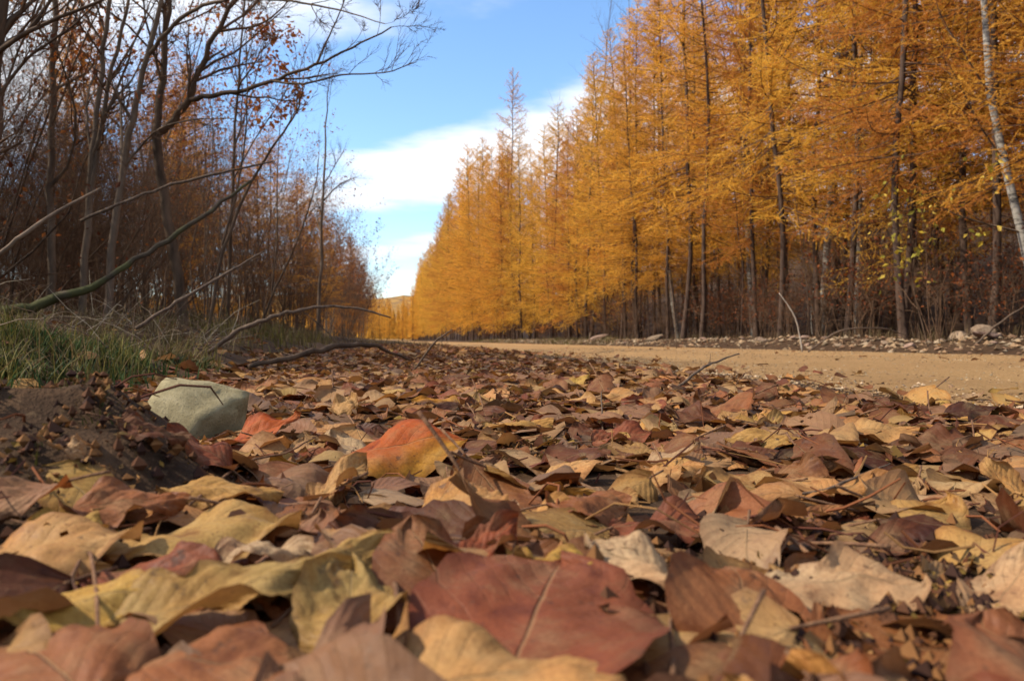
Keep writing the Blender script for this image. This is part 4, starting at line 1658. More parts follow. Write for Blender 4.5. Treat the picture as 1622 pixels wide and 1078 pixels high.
def litter():
    rng = np.random.default_rng(1234)
    tmpl = []
    for i in range(26):
        k = rng.choice([0, 0, 0, 1, 2])
        L = rng.uniform(0.055, 0.095)
        W = L * (rng.uniform(0.55, 0.78) if k != 1 else rng.uniform(0.28, 0.4))
        tmpl.append(dict(L=L, W=W, bend=rng.normal() * 0.7, fold=rng.normal() * 0.55, twist=rng.normal() * 0.5, kind=int(k), seed=int(rng.integers(9999)), tip=rng.normal() * 0.6))

    def lod(t, nl, nw):
        return leaf_shape(np.random.default_rng(t['seed']), t['L'], t['W'], t['bend'], t['fold'], t['twist'], nl, nw, 0.004, 0.0, t['kind'], t['tip'])
    near = [lod(t, 8, 6) for t in tmpl]
    mid = [lod(t, 5, 4) for t in tmpl]
    mb = MB()

    def scatter(n, y0, y1, shapes, pile):
        cnt = 0
        tries = 0
        while cnt < n and tries < n * 12:
            tries += 1
            y = rng.uniform(y0, y1)
            lim = 0.66 * y + 0.55
            x = rng.uniform(max(-lim, -2.9), min(lim, 3.1))
            if rng.random() > density(x, y):
                continue
            V, F, uv, st = shapes[rng.integers(len(shapes))]
            sc = rng.uniform(0.8, 1.25)
            Rm, loc = settle(V * sc, x, y, rng.random() * 6.28, rng.normal() * 0.13, rng.normal() * 0.13, rng, 72)
            if rng.random() < 0.35:
                flip = np.diag((1.0, -1.0, -1.0))
                Rm = Rm @ flip
            col = PC[rng.choice(len(PC), p=PW)] * rng.uniform(0.58, 1.15) * np.array((1, rng.uniform(0.92, 1.06), rng.uniform(0.85, 1.1)))
            mb.add((V * sc) @ Rm.T + loc, F, 0, col=col, uv=uv)
            cnt += 1
    scatter(520, 0.10, 0.9, near, True)
    scatter(1500, 0.85, 2.3, near, True)
    scatter(3000, 2.2, 4.6, mid, True)
    scatter(3000, 4.4, 7.0, mid, True)
    # beyond: coarse
    far = [lod(t, 3, 2) for t in tmpl]
    n = 4200
    vv = 6.6 + 16 * rng.random(n) ** 1.3
    uu = -0.45 + 1.75 * rng.random(n)
    X, Y = uv2xy(uu, vv)
    Zg = gh(X, Y)
    for i in range(n):
        V, F, uv, st = far[rng.integers(len(far))]
        e = Euler((rng.normal() * 0.3, rng.normal() * 0.3, rng.random() * 6.28)).to_matrix()
        col = PC[rng.choice(len(PC), p=PW)] * rng.uniform(0.6, 1.15)
        mb.add((V * rng.uniform(0.8, 1.3)) @ np.array(e).T + np.array((X[i], Y[i], Zg[i] + rng.uniform(0.005, 0.03))), F, 0, col=col, uv=uv)
    # a few blown on to the bank, the road edge and the far verge
    n = 900
    for i in range(n):
        k = rng.random()
        if k < 0.35:
            u, v = rng.uniform(-1.8, -0.5), rng.uniform(0.9, 7)
        elif k < 0.52:
            u, v = 1.2 + abs(rng.normal()) * 0.35, rng.uniform(1, 9)
        elif k < 0.58:
            u, v = rng.uniform(1.4, 6.2), rng.uniform(2.5, 16)
        else:
            u, v = rng.uniform(6.3, 8.2), rng.uniform(5.5, 30)
        x, y = uv2xy(u, v)
        z = max(float(gh(x, y)), float(road_z(np.array(u), np.array(v))) if 1.2 < u < 6.3 else -9)
        V, F, uv, st = mid[rng.integers(len(mid))]
        e = Euler((rng.normal() * 0.25, rng.normal() * 0.25, rng.random() * 6.28)).to_matrix()
        col = PC[rng.choice(len(PC), p=PW)] * rng.uniform(0.7, 1.15)
        mb.add((V * rng.uniform(0.6, 1.1)) @ np.array(e).T + np.array((x, y, z + 0.012)), F, 0, col=col, uv=uv)
    tag(obj('leaf_litter', mb.mesh('leaf_litter', [M_LITTER])), 'deep carpet of fallen brown and tan leaves beside the road', kind='stuff')


litter()


def crumbs():
    """broken bits of leaf, stalks and soil crumbs between the leaves"""
    rng = np.random.default_rng(77)
    n = 15000
    Y = 0.15 + 5.5 * rng.random(n) ** 1.7
    X = (rng.random(n) * 2 - 1) * (0.66 * Y + 0.4)
    # extra on the bare patch and on the mound
    m = 3800
    X = np.concatenate((X, 0.235 + rng.normal(size=m) * 0.10, -0.40 + rng.normal(size=900) * 0.11, 0.03 + rng.normal(size=700) * 0.09))
    Y = np.concatenate((Y, 0.43 + rng.normal(size=m) * 0.07, 0.62 + rng.normal(size=900) * 0.14, 0.98 + rng.normal(size=700) * 0.08))
    u, v = xy2uv(X, Y)
    bare = density(X, Y) < 0.6
    ok = (Y > 0.2) & (bare | (rng.random(len(X)) < sstep(0.5, 1.6, Y) * 0.8)) & (u > -1.0) & (u < 1.75) & (np.abs(X) < 2.9)
    X, Y = X[ok], Y[ok]
    n = len(X)
    iy, ix = hidx(X, Y)
    Z = HM[iy, ix]
    s = rng.uniform(0.0010, 0.0045, n) * np.where((rng.random(n) < 0.12) & (Y > 0.8), 2.0, 1.0) * np.clip(Y / 0.55, 0.35, 1)
    s = s * np.where(density(X, Y) < 0.5, 0.6, 1.0)
    a = rng.normal(size=(n, 3))
    a[:, 2] *= 0.45
    a /= np.linalg.norm(a, axis=1, keepdims=True)
    b = np.cross(a, rng.normal(size=(n, 3)))
    b /= np.linalg.norm(b, axis=1, keepdims=True)
    cc = np.cross(a, b)
    el = rng.uniform(1.0, 2.6, n)
    c0 = np.stack((X, Y, Z + s * 0.5), -1)
    V = np.stack((c0 + a * (s * el)[:, None], c0 + b * s[:, None] + cc * (s * 0.5)[:, None], c0 - a * (s * el)[:, None], c0 - b * s[:, None] + cc * (s * 0.5)[:, None]), 1)
    F = np.array(((0, 1, 3), (1, 2, 3)))[None] + np.arange(n)[:, None, None] * 4
    cols = np.array([srgb(118, 80, 44), srgb(86, 52, 34), srgb(54, 33, 24), srgb(124, 96, 44), srgb(92, 70, 34), srgb(144, 108, 68)])
    c = cols[rng.integers(0, len(cols), n)] * rng.uniform(0.6, 1.2, (n, 1))
    mb = MB()
    mb.add(V.reshape(-1, 3), F.reshape(-1, 3), 0, col=np.repeat(c, 4, 0))
    # soil crumbs with volume
    k = 3200
    X = np.concatenate((0.235 + rng.normal(size=1700) * 0.11, -0.40 + rng.normal(size=1500) * 0.12))
    Y = np.concatenate((0.43 + rng.normal(size=1700) * 0.08, 0.62 + rng.normal(size=1500) * 0.15))
    base = np.array(((1, 0, 0), (-1, 0, 0), (0, 1, 0), (0, -1, 0), (0, 0, 1), (0, 0, -1)), float)
    fc = np.array(((0, 2, 4), (2, 1, 4), (1, 3, 4), (3, 0, 4), (2, 0, 5), (1, 2, 5), (3, 1, 5), (0, 3, 5)))
    ok = (Y > 0.2)
    X, Y = X[ok], Y[ok]
    k = len(X)
    iy, ix = hidx(X, Y)
    s = rng.uniform(0.0012, 0.006, k)
    B = base[None] * (1 + rng.normal(size=(k, 6, 1)) * 0.25) * s[:, None, None] + np.stack((X, Y, HM[iy, ix]), -1)[:, None, :]
    c = np.array([srgb(84, 54, 36), srgb(120, 82, 48), srgb(56, 36, 28)])[rng.integers(0, 3, k)]
    mb.add(B.reshape(-1, 3), (fc[None] + np.arange(k)[:, None, None] * 6).reshape(-1, 3), 0, col=np.repeat(c, 6, 0))
    # leaf stalks and twig bits
    for i in range(700):
        y = 0.5 + 3.4 * rng.random() ** 1.5
        x = rng.uniform(-1, 1) * (0.66 * y + 0.2)
        u, v = xy2uv(x, y)
        if u < -0.6 or u > 1.4:
            continue
        iy, ix = hidx(np.array([x]), np.array([y]))
        z = float(HM[iy, ix][0]) + 0.003
        a = rng.random() * 6.28
        L = rng.uniform(0.02, 0.09)
        d = np.array((math.cos(a), math.sin(a), rng.normal() * 0.25))
        p = np.array((x, y, z))
        bnd = rng.normal(size=3) * 0.18 * L
        P = [p + d * L * q + bnd * 4 * q * (1 - q) for q in (0, 0.33, 0.67, 1)]
        r = rng.uniform(0.0005, 0.0013)
        mb.tube(P, np.array((r, r, r * 0.9, r * 0.6)), 4, col=np.array(srgb(*[(120, 72, 44), (84, 48, 36), (150, 110, 66)][rng.integers(3)])))
    tag(obj('litter_crumbs', mb.mesh('litter_crumbs', [M_CRUMB], False)), 'crumbs of broken leaf, stalks and soil between the fallen leaves', kind='stuff')


# -- leaves of their own: the ones that show largest
LEAFOBJ = []


def leaf_thing(me, stm, Rm, loc, scale, color, name='fallen_leaf'):
    o = obj(name, me)
    M = Matrix([[Rm[i][j] * scale for j in range(3)] + [loc[i]] for i in range(3)] + [[0, 0, 0, 1]])
    o.matrix_world = M
    o.color = (*[float(q) for q in color], 1)
    st = obj('stalk', stm, o)
    st.color = o.color
    return o


M_STALK = mat_bark('leaf_stalk', (0.10, 0.045, 0.028), (0.30, 0.16, 0.08), 60.0)


def leaf_meshes(rng, L, W, bend, fold, twist, kind=0, tip=0.0, wav=0.005, nl=16, nw=12, serr=0.022):
    V, F, uv, st = leaf_shape(rng, L, W, bend, fold, twist, nl, nw, wav, serr, kind, tip)
    if rng.random() < 0.5 and L < 0.1:          # eaten holes
        keep = np.ones(len(F), bool)
        for _ in range(rng.integers(1, 4)):
            a, b = int(rng.integers(3, nl - 2)), int(rng.integers(1, nw - 1))
            keep[a * nw + b] = False
        F = F[keep]
    mb = MB()
    mb.add(V, F, 0, uv=uv)
    m2 = MB()
    t = np.linspace(0, 3, 8)
    P = np.stack([np.interp(t, np.arange(4), st[:, c]) for c in range(3)], -1)
    for _ in range(2):
        P[1:-1] = (P[:-2] + 2 * P[1:-1] + P[2:]) / 4
    m2.tube(P, np.linspace(0.0008, 0.0011, 8) * L / 0.08, 5, cap=True)
    return V, mb.mesh('leaf_blade', [M_LEAF]), m2.mesh('leaf_stalk', [M_STALK])


# px, py, length, width/length, heading (0 = right, 90 = away), slope right, slope away, bend, fold, twist, tip, kind, colour, lift, label
HERO = [
    (850, 975, .128, .82, 78, 0.00, 0.12, -0.25, 0.10, 0.1, 0, 2, RED, .006, 'large flat red-brown leaf with a pale midrib at the bottom centre'),
    (790, 1078, .090, .85, 20, 0.0, 0.02, -0.3, -0.2, 0.0, 0, 2, TAN, .002, 'tan leaf lying over the large red-brown leaf at the bottom edge'),
    (365, 1062, .09, .75, 10, 0.0, 0.05, -0.7, -0.5, 0.1, 0, 0, PINK, .002, 'blurred orange-brown arched leaf nearest the viewer, left of centre'),
    (50, 1040, .10, .7, 140, 0.12, 0.1, -0.4, -0.3, 0.2, 0, 0, PINK, .003, 'blurred pinkish-brown leaf in the bottom left corner'),
    (1325, 930, .092, .62, 8, 0.02, 0.14, -0.30, -0.15, -0.1, 0, 2, GRY, .006, 'pale greyish tan leaf propped on bare soil at lower right'),
    (1600, 925, .085, .45, 35, 0.30, 0.2, 0.5, 0.3, 0.4, 0, 1, GRY, .006, 'pale pinkish leaf edge rising at the right border'),
    (325, 845, .105, .72, 25, 0.03, 0.10, -0.45, -0.35, 0.1, 0, 0, OCH, .004, 'broad ochre-tan leaf with fine veins in front of the long ochre leaf'),
    (75, 875, .09, .72, 40, 0.05, 0.12, -0.5, -0.35, -0.2, 0, 0, TAN, .004, 'big tan leaf at the left edge crossed by a dark stalk'),
    (352, 758, .092, .46, 20, 0.05, 0.16, -0.6, -0.45, 0.35, 0, 1, OCH, .010, 'long ochre leaf lifted over a dark hollow left of centre'),
    (108, 787, .052, .70, 5, 0.0, 0.20, -0.5, -0.3, 0.2, 0, 0, YLW, .005, 'small yellow leaf beside the earth mound'),
    (645, 708, .125, .74, 15, 0.05, 0.55, -0.7, -0.6, 0.2, 0, 0, ORG, .02, 'big glowing orange leaf with yellow edge standing arched near the centre'),
    (415, 682, .095, .6, 25, 0.10, 0.50, 0.3, 0.4, 0.4, 0.5, 0, ORG, .012, 'vivid orange-red leaf tilted up left of the centre'),
    (318, 702, .085, .60, 170, 0.0, 0.35, -0.5, -0.4, 0.2, 0, 0, RED, .006, 'dark russet leaf leaning behind the long ochre leaf'),
    (752, 790, .062, .82, 100, 0.0, 0.20, -0.4, -0.9, 0.1, -0.8, 2, TAN, .012, 'small tan leaf arched like a tent, ragged front edge, at the centre'),
    (932, 798, .062, .75, 15, -0.05, 0.25, -0.6, -0.7, -0.2, 0, 0, PINK, .008, 'orange-brown cupped leaf right of the tan tent-shaped leaf'),
    (1065, 748, .064, .80, 20, 0.0, 0.22, -0.7, -0.5, 0.1, 0, 2, TAN, .010, 'tan leaf arched over a black hollow right of centre'),
    (1065, 832, .085, .55, 10, 0.0, 0.08, -0.2, 0.3, 0.3, 0, 0, RED, .004, 'flat russet leaf pointing right, below the arched tan leaf'),
    (1215, 696, .092, .42, 175, 0.0, 0.22, -0.4, -0.5, 0.1, 0, 0, OCH, .008, 'long orange-tan leaf lying level right of centre'),
    (1345, 778, .105, .40, 8, 0.0, 0.16, -0.3, -0.2, 0.3, 0, 0, TAN, .006, 'tan leaf broken by a dark stalk, behind the bare soil patch'),
    (1395, 682, .105, .62, 12, 0.0, 0.14, -0.3, -0.2, 0.1, 0, 2, TAN, .006, 'broad tan leaf lying flat at the right, toward the road'),
    (820, 674, .095, .40, 6, 0.0, 0.16, -0.3, -0.5, 0.2, 0, 0, OCH, .006, 'pale ochre leaf folded lengthwise beyond the orange leaf'),
    (545, 642, .055, .85, 80, 0.1, 0.8, -0.3, 0.2, 0.1, 0, 2, TAN, .012, 'upright tan leaf catching light beyond the vivid orange-red leaf'),
    (278, 662, .062, .75, 60, 0.1, 0.7, -0.4, 0.4, 0.2, 0, 0, OCH, .010, 'translucent golden-brown leaf leaning on the lichened rock'),
    (190, 680, .070, .75, 60, 0.25, 0.5, -0.8, -0.5, 0.5, 0.6, 0, PINK, .010, 'crumpled pinkish-brown leaf standing left of the lichened rock'),
    (242, 728, .062, .62, 20, 0.0, 0.3, -0.3, -0.3, 0.1, 0, 0, BRN, .006, 'brown oval leaf below the crumpled pinkish leaf'),
    (108, 742, .034, .45, 15, 0.1, 0.2, 1.2, 0.3, 0.1, 0.4, 1, GRY, .008, 'little pale leaf curled up like a boat on the earth mound'),
    (490, 905, .092, .34, 35, 0.12, 0.15, -0.4, -0.8, 0.4, 0, 1, OCH, .010, 'narrow ochre leaf rolled along its length left of the big red-brown leaf'),
    (330, 945, .088, .60, 28, 0.14, 0.18, -0.3, 0.7, 0.7, 0, 0, OLV, .012, 'twisted ochre leaf with a dark open fold in the left foreground'),
    (85, 965, .080, .60, 15, 0.05, 0.16, -0.4, -0.3, 0.2, 0, 0, YLW, .006, 'yellowish leaf at the lower left edge'),
    (555, 950, .065, .75, 100, -0.1, 0.30, -0.3, 0.2, 0.1, 0, 0, OLV, .006, 'olive-tan leaf beside a thick dark stalk left of the big red-brown leaf'),
    (540, 760, .062, .55, 60, 0.3, 0.4, -0.4, 0.5, 0.4, 0, 0, TAN, .010, 'tan and pink leaf tilted up before the big orange leaf'),
    (1280, 622, .135, .50, 5, 0.0, 0.07, -0.15, -0.15, 0.0, 0, 0, TAN, .004, 'large pale tan leaf lying flat at the edge of the road'),
    (915, 606, .075, .7, 30, 0.1, 0.45, -0.4, -0.4, 0.2, 0, 0, YLW, .008, 'yellow leaf sticking up at the far edge of the leaf carpet'),
    (985, 628, .085, .7, 10, 0.0, 0.25, -0.4, -0.4, 0.1, 0, 2, TAN, .006, 'tan leaf with raised front below the yellow leaf near the road'),
    (1235, 668, .068, .42, 15, 0.1, 0.25, 0.3, 1.0, 0.2, 0, 1, OLV, .006, 'yellow-green rolled leaf above the long orange-tan leaf'),
    (765, 868, .055, .55, 50, 0.1, 0.35, -0.2, 0.3, 0.4, 0, 0, RED, .004, 'dark red leaf slipped under the tan tent-shaped leaf'),
    (880, 893, .048, .50, 165, 0.0, 0.10, -0.3, -0.3, 0.2, 0, 0, YLW, .006, 'small yellow leaf resting on top of the large red-brown leaf'),
    (1012, 895, .060, .60, 150, -0.1, 0.25, -0.7, -0.3, 0.2, 0, 0, GRY, .006, 'greyish-pink leaf right of the small yellow leaf, upper rim raised'),
    (985, 692, .075, .62, 15, 0.0, 0.28, -0.2, 0.4, 0.2, 0, 0, RED, .008, 'russet leaf with a raised point, between the centre and the long orange-tan leaf'),
    (1540, 652, .095, .6, 20, 0.0, 0.3, -0.4, -0.3, 0.3, 0, 0, DRK, .006, 'dark brown leaf tilted at the right edge before the road'),
    (415, 875, .048, .50, 5, 0.0, 0.12, -0.9, -0.5, 0.1, 0, 0, GRY, .006, 'small cream leaf curled on the broad ochre-tan leaf'),
    (1100, 660, .085, .55, 150, -0.1, 0.35, -0.3, 0.4, 0.5, 0, 0, BRN, .008, 'brown leaf propped on edge behind the arched tan leaf'),
    (690, 640, .085, .55, 170, 0.0, 0.3, -0.3, -0.4, 0.3, 0, 0, DRK, .008, 'dark brown leaf folded low beyond the glowing orange leaf'),
    (1490, 700, .08, .6, 160, 0.0, 0.25, 0.4, 0.5, 0.3, 0, 0, BRN, .006, 'brown cupped leaf right of the broad flat tan leaf'),
    (200, 800, .075, .6, 30, 0.05, 0.18, -0.5, -0.3, 0.3, 0, 0, PINK, .006, 'pinkish leaf between the small yellow leaf and the broad ochre-tan leaf'),
    (250, 905, .07, .6, 5, 0.0, 0.1, -0.3, -0.2, 0.1, 0, 0, RED, .004, 'reddish leaf lying under the broad ochre-tan leaf'),
]


def proj(p):
    return 811 + FPX * p[0] / p[1], HOR - FPX * (p[2] - CAMZ) / p[1]


def individual_leaves():
    rng = np.random.default_rng(4321)
    # random large ones first, so that the chosen ones lie on top
    tm = []
    for i in range(40):
        k = rng.choice([0, 0, 0, 1, 2])
        L = rng.uniform(0.060, 0.098)
        W = L * (rng.uniform(0.55, 0.80) if k != 1 else rng.uniform(0.3, 0.42))
        bend, fold, twist, tip = rng.normal() * 0.6 - 0.2, rng.normal() * 0.55 - 0.15, rng.normal() * 0.45, rng.normal() * 0.7
        form = 'rolled' if abs(fold) > 0.8 else 'arched' if bend < -0.45 else 'cupped' if bend > 0.45 else 'twisted' if abs(twist) > 0.6 else 'folded' if abs(fold) > 0.45 else 'flattish'
        tm.append((leaf_meshes(np.random.default_rng(5000 + i), L, W, bend, fold, twist, int(k), tip, 0.007, 14, 12), form, L))
    n = 300 - len(HERO)
    hx = np.array([(q[0], q[1], 0.42 * q[2] * (q[1] - HOR) / 0.105, 0.30 * q[2] * (q[1] - HOR) / 0.105) for q in HERO], float)
    placed = []
    tries = 0
    while len(placed) < n and tries < 20000:
        tries += 1
        # spread evenly over the picture rather than the ground
        py = 590 + 500 * rng.random() ** 1.25
        px = rng.uniform(-60, 1680)
        y = 0.105 * FPX / (py - HOR)
        x = (px - 811) / FPX * y
        if rng.random() > density(x, y) * 0.95 or y > 3.6:
            continue
        if np.min(((hx[:, 0] - px) / hx[:, 2]) ** 2 + ((hx[:, 1] - py) / np.minimum(hx[:, 3], 60)) ** 2) < 1.0:
            continue
        if any((x - a) ** 2 + (y - b) ** 2 < (0.034 + 0.010 * y) ** 2 for a, b in placed):
            continue
        (V, me, stm), form, L = tm[rng.integers(len(tm))]
        sc = rng.uniform(0.85, 1.3)
        Rm, loc = settle(V * sc, x, y, rng.random() * 6.28, rng.normal() * 0.20, rng.normal() * 0.17 + 0.12, rng, 80)
        if rng.random() < 0.3:
            Rm = Rm @ np.diag((1.0, -1.0, -1.0))
            form = 'overturned ' + form
        ci = rng.choice(len(PC), p=PW)
        base = PAL[ci][0]
        col = np.array(base) * rng.uniform(0.72, 1.15) * np.array((1, rng.uniform(0.93, 1.06), rng.uniform(0.85, 1.1)))
        o = leaf_thing(me, stm, Rm, loc, sc, col)
        placed.append((x, y))
        LEAFOBJ.append((o, proj(loc), CNAME[base], form, L * sc))
    anchors = [None] * len(HERO)
    for i in sorted(range(len(HERO)), key=lambda q: ('propped' in HERO[q][14], 'glowing' in HERO[q][14])):
        px, py, L, wr, hd, tx, ty, bend, fold, tw, tip, kind, c, lift, label = HERO[i]
        # where the sight line meets the top of the heap
        zt = 0.03
        for _ in range(4):
            y = (CAMZ - zt) * FPX / (py - HOR)
            x = (px - 811) / FPX * y
            iy, ix = hidx(np.array([x]), np.array([y]))
            zt = float(HM[iy, ix][0]) + lift + 0.004
        V, me, stm = leaf_meshes(np.random.default_rng(6000 + i), L, L * wr, bend, fold, tw, kind, tip, 0.008, 24, 18)
        y0 = y
        sc = 1.0
        for _ in range(5):          # find where it rests under that sight line
            Rm, loc = settle(V * sc, x, y, math.radians(hd), tx, ty, rng, 90, lift * 0.5, update=False)
            qy = proj(loc)[1]
            y = min(max(y * (1 + 0.7 * (qy - py) / (qy - HOR)), 0.19), 6.0)
            x = (px - 811) / FPX * y
            sc = min(1.1, max(0.62, y / ((CAMZ - 0.022) * FPX / (py - HOR))))
        Rm, loc = settle(V * sc, x, y, math.radians(hd), tx, ty, rng, 90, lift * 0.5)
        o = leaf_thing(me, stm, Rm, loc, sc, np.array(c) * rng.uniform(0.92, 1.08))
        if 'glowing' in label:
            me.materials[0] = M_LEAF_TURNING
        tag(o, label, 'leaf', 'fallen leaves in the foreground')
        anchors[i] = (proj(loc), label)
    # each remaining leaf is told by its look and by the nearest well-known leaf
    short = {}
    used = set()
    names = ['big red-brown leaf', 'bottom tan leaf', 'nearest orange-brown leaf', 'bottom-left corner leaf', 'pale propped leaf', 'right-border pale leaf', 'broad veined ochre leaf', 'big left-edge tan leaf',
             'long ochre leaf', 'yellow mound leaf', 'glowing orange leaf', 'vivid orange-red leaf', 'dark russet leaning leaf', 'tent-shaped tan leaf', 'orange-brown cupped leaf',
             'arched tan leaf', 'flat russet leaf', 'long orange-tan leaf', 'stalk-crossed tan leaf', 'broad flat tan leaf', 'folded pale ochre leaf', 'upright tan leaf', 'golden leaf on the rock',
             'crumpled pinkish leaf', 'brown oval leaf', 'boat-shaped pale leaf', 'narrow rolled ochre leaf', 'twisted ochre leaf', 'lower-left yellowish leaf', 'olive leaf by the stalk', 'tilted tan-pink leaf',
             'large roadside tan leaf', 'far yellow leaf', 'raised tan leaf by the road', 'yellow-green rolled leaf', 'dark red leaf', 'small yellow top leaf', 'greyish-pink leaf', 'russet pointed leaf',
             'right-edge dark leaf', 'small cream leaf', 'edge-on brown leaf', 'low dark leaf', 'right brown cupped leaf', 'pinkish left leaf', 'reddish under-leaf']
    for o, (px, py), cn, form, L in LEAFOBJ:
        order = sorted(range(len(anchors)), key=lambda k: (anchors[k][0][0] - px) ** 2 + (2.0 * (anchors[k][0][1] - py)) ** 2)
        size = 'small ' if L < 0.062 else 'large ' if L > 0.09 else ''
        done = False
        for k in order[:6]:
            dx = px - anchors[k][0][0]
            dy = py - anchors[k][0][1]
            near = 'just ' if math.hypot(dx, dy) < 70 else ''
            rel = ('right of' if dx > 0 else 'left of') if abs(dx) > 1.6 * abs(dy) else ('in front of' if dy > 0 else 'behind') if abs(dy) > 1.6 * abs(dx) else \
                ('in front and right of' if dx > 0 else 'in front and left of') if dy > 0 else ('behind and right of' if dx > 0 else 'behind and left of')
            lab = '%s%s %s leaf %s%s the %s' % (size, form, cn, near, rel, names[k])
            if len(lab.split()) > 16:
                lab = '%s %s leaf %s the %s' % (form, cn, rel, names[k])
            if lab not in used:
                used.add(lab)
                done = True
                break
        tag(o, lab, 'leaf', 'fallen leaves in the foreground')


individual_leaves()
crumbs()


# thick stalks and twigs lying on the leaves
def on_heap(px, py, dz=0.004):
    zt = 0.03
    for _ in range(4):
        y = (CAMZ - zt) * FPX / (py - HOR)
        x = (px - 811) / FPX * y
        iy, ix = hidx(np.array([x]), np.array([y]))
        zt = float(HM[iy, ix][0]) + dz
    return np.array((x, y, zt))


tube_thing('leaf_stalk', [on_heap(612, 885, 0.012), on_heap(628, 935, 0.010), on_heap(634, 985, 0.007), on_heap(642, 1045, 0.004)], (0.0012, 0.0015, 0.0017, 0.0019), M_STALK,
           'thick dark red leaf stalk lying toward the viewer beside the olive leaf', 'leaf stalk', 'stalks and twigs on the leaves')
tube_thing('leaf_stalk', [on_heap(1058, 895, 0.010), on_heap(1062, 960, 0.008), on_heap(1066, 1070, 0.006)], (0.0007, 0.0010, 0.0012), M_STALK,
           'straight orange-brown stalk right of the large red-brown leaf', 'leaf stalk', 'stalks and twigs on the leaves')
tube_thing('leaf_stalk', [on_heap(178, 745, 0.012), on_heap(150, 825, 0.012), on_heap(128, 885, 0.008), on_heap(105, 945, 0.004)], (0.0007, 0.0010, 0.0012, 0.0013), M_STALK,
           'dark stalk lying across the big tan leaf at the left edge', 'leaf stalk', 'stalks and twigs on the leaves')
tube_thing('leaf_stalk', [on_heap(520, 900, 0.008), on_heap(475, 955, 0.008), on_heap(430, 1010, 0.004)], (0.0006, 0.0008, 0.0010), M_STALK,
           'thin brown stalk slanting between the rolled ochre leaf and the viewer', 'leaf stalk', 'stalks and twigs on the leaves')
tube_thing('twig', [on_heap(1195, 790, 0.004), on_heap(1290, 785, 0.010), on_heap(1370, 755, 0.012), on_heap(1410, 735, 0.012)], (0.0012, 0.0013, 0.0012, 0.0008), M_STICK,
           'thin twig crossing the stalk-broken tan leaf at the right', 'twig', 'stalks and twigs on the leaves')
tube_thing('twig', [on_heap(955, 690, 0.004), on_heap(952, 640, 0.004) + np.array((0, 0, 0.02)), on_heap(950, 640, 0.0) + np.array((0, -0.05, 0.035))], (0.0014, 0.0012, 0.0007), M_STICK,
           'short dark twig standing up among the leaves right of centre', 'twig', 'stalks and twigs on the leaves')
tube_thing('twig', [on_heap(300, 720, 0.012), on_heap(390, 735, 0.012), on_heap(450, 715, 0.016), on_heap(500, 690, 0.016)], (0.0010, 0.0012, 0.0011, 0.0007), M_STALK,
           'thin curved stalk behind the long ochre leaf', 'twig', 'stalks and twigs on the leaves')


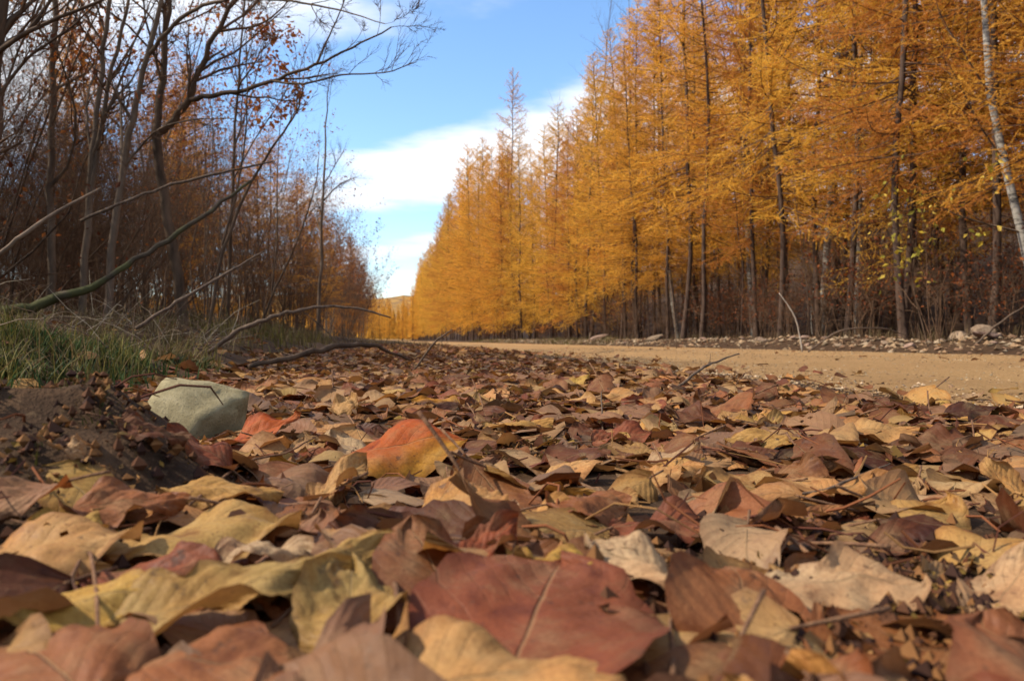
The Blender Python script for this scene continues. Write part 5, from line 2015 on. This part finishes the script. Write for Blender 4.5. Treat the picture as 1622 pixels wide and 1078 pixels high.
# ------------------------------------------------------------------ grass and dry weeds
def grass():
    rng = np.random.default_rng(99)
    mb = MB()

    def blades(X, Y, hmin, hmax, wid, cols, lean=0.7, n=5):
        m = len(X)
        Z = gh(X, Y)
        a = rng.random(m) * 6.28
        h = rng.uniform(hmin, hmax, m)
        ln = rng.uniform(0.15, 1.0, m) * lean
        s = np.linspace(0, 1, n)
        dirx, diry = np.cos(a), np.sin(a)
        px = X[:, None] + dirx[:, None] * h[:, None] * ln[:, None] * s[None] ** 1.8
        py = Y[:, None] + diry[:, None] * h[:, None] * ln[:, None] * s[None] ** 1.8
        pz = Z[:, None] + h[:, None] * (s[None] - 0.42 * ln[:, None] * s[None] ** 2.4) - 0.01
        w = wid * rng.uniform(0.6, 1.3, m)[:, None] * (1 - s[None] ** 1.6 * 0.92)
        fa = a + math.pi / 2 + rng.normal(size=m) * 0.6
        ox, oy = np.cos(fa)[:, None] * w, np.sin(fa)[:, None] * w
        V = np.stack((np.stack((px + ox, py + oy, pz), -1), np.stack((px - ox, py - oy, pz), -1)), 2).reshape(m, n * 2, 3)
        q = np.array([(2 * i, 2 * i + 1, 2 * i + 3, 2 * i + 2) for i in range(n - 1)])
        F = (q[None] + np.arange(m)[:, None, None] * (2 * n)).reshape(-1, 4)
        c = np.array(cols)[rng.integers(0, len(cols), m)] * rng.uniform(0.55, 1.2, (m, 1))
        mb.add(V.reshape(-1, 3), F, 0, col=np.repeat(c, 2 * n, 0))

    straw = [(0.19, 0.13, 0.058), (0.15, 0.10, 0.045), (0.10, 0.062, 0.03), (0.25, 0.185, 0.09)]
    olive = [(0.13, 0.115, 0.028), (0.17, 0.145, 0.036), (0.09, 0.085, 0.02), (0.21, 0.17, 0.048)]
    green = [(0.045, 0.085, 0.025), (0.07, 0.11, 0.03), (0.035, 0.06, 0.02)]

    def tufts(n, per, uf, vf, r, *a, **k):
        u, v = uf(n), vf(n)
        x, y = uv2xy(u, v)
        X = np.repeat(x, per) + rng.normal(size=n * per) * r
        Y = np.repeat(y, per) + rng.normal(size=n * per) * r
        ok = Y > 0.7
        blades(X[ok], Y[ok], *a, **k)
    tufts(90, 45, lambda n: rng.uniform(-2.4, -0.62, n), lambda n: rng.uniform(1.0, 4.5, n), 0.05, 0.06, 0.17, 0.0016, straw, lean=1.1)
    tufts(95, 70, lambda n: rng.uniform(-2.0, -0.66, n), lambda n: rng.uniform(1.1, 3.2, n), 0.05, 0.05, 0.14, 0.0016, olive)
    tufts(34, 60, lambda n: rng.uniform(-1.15, -0.62, n), lambda n: rng.uniform(1.5, 3.0, n), 0.055, 0.03, 0.09, 0.0018, green)
    tufts(14, 70, lambda n: rng.uniform(-1.45, -1.15, n), lambda n: rng.uniform(1.15, 1.9, n), 0.04, 0.10, 0.22, 0.0018, olive + straw)
    tufts(110, 30, lambda n: rng.uniform(-3.6, -0.75, n), lambda n: rng.uniform(4, 14, n), 0.10, 0.10, 0.30, 0.003, straw + olive)
    tufts(160, 26, lambda n: rng.uniform(6.8, 9.5, n), lambda n: 5.5 + 50 * rng.random(n) ** 1.5, 0.14, 0.08, 0.30, 0.004, straw + [(0.2, 0.12, 0.07)])
    tufts(120, 26, lambda n: rng.uniform(6.2, 6.9, n), lambda n: rng.uniform(22, 60, n), 0.2, 0.06, 0.22, 0.006, straw + olive)
    tufts(80, 20, lambda n: rng.uniform(-1.4, 1.3, n), lambda n: rng.uniform(14, 50, n), 0.2, 0.06, 0.2, 0.005, straw)
    tufts(70, 40, lambda n: rng.uniform(-1.5, -0.58, n), lambda n: rng.uniform(1.1, 3.0, n), 0.035, 0.025, 0.075, 0.0045, [(0.05, 0.06, 0.018), (0.08, 0.08, 0.022), (0.12, 0.085, 0.03), (0.035, 0.045, 0.014)], lean=1.2)
    m_ = 2600
    blades(-0.41 + rng.normal(size=m_) * 0.09, 0.62 + rng.normal(size=m_) * 0.11, 0.006, 0.018, 0.0008, [(0.09, 0.08, 0.02), (0.06, 0.065, 0.015), (0.13, 0.09, 0.035)], 1.0, 3)
    tag(obj('grass', mb.mesh('grass', [M_GRASS], True)), 'dry straw and olive grass with some green on the left bank and verges', kind='stuff')
    # wiry dead weed stems tangled over the bank
    mb = MB()
    for i in range(520):
        u = rng.uniform(-2.6, -0.72)
        v = rng.uniform(1.2, 5.0)
        x, y = uv2xy(u, v)
        if y < 0.9:
            continue
        z = float(gh(x, y))
        a = rng.random() * 6.28
        L = rng.uniform(0.12, 0.55)
        d = np.array((math.cos(a), math.sin(a), rng.uniform(0.2, 1.6)))
        d /= np.linalg.norm(d)
        sag = rng.uniform(0.1, 0.5) * L
        P = [np.array((x, y, z)) + d * L * s + np.array((0, 0, -sag * s * s)) + rng.normal(size=3) * 0.012 * L * 2 * s for s in (0, 0.25, 0.5, 0.75, 1)]
        if any(xy2uv(p[0], p[1])[0] > -0.6 for p in P):
            continue
        for p in P:
            p[2] = max(p[2], float(gh(p[0], p[1])) + 0.004)
        r = rng.uniform(0.0007, 0.0022)
        mb.tube(P, np.linspace(r, r * 0.4, 5), 4, col=np.array([(0.20, 0.13, 0.085), (0.34, 0.25, 0.16), (0.12, 0.07, 0.05), (0.42, 0.34, 0.24)][rng.integers(4)]))
    tag(obj('dead_weeds', mb.mesh('dead_weeds', [M_CRUMB], True)), 'tangle of wiry dead weed stems on the left bank', kind='stuff')


grass()
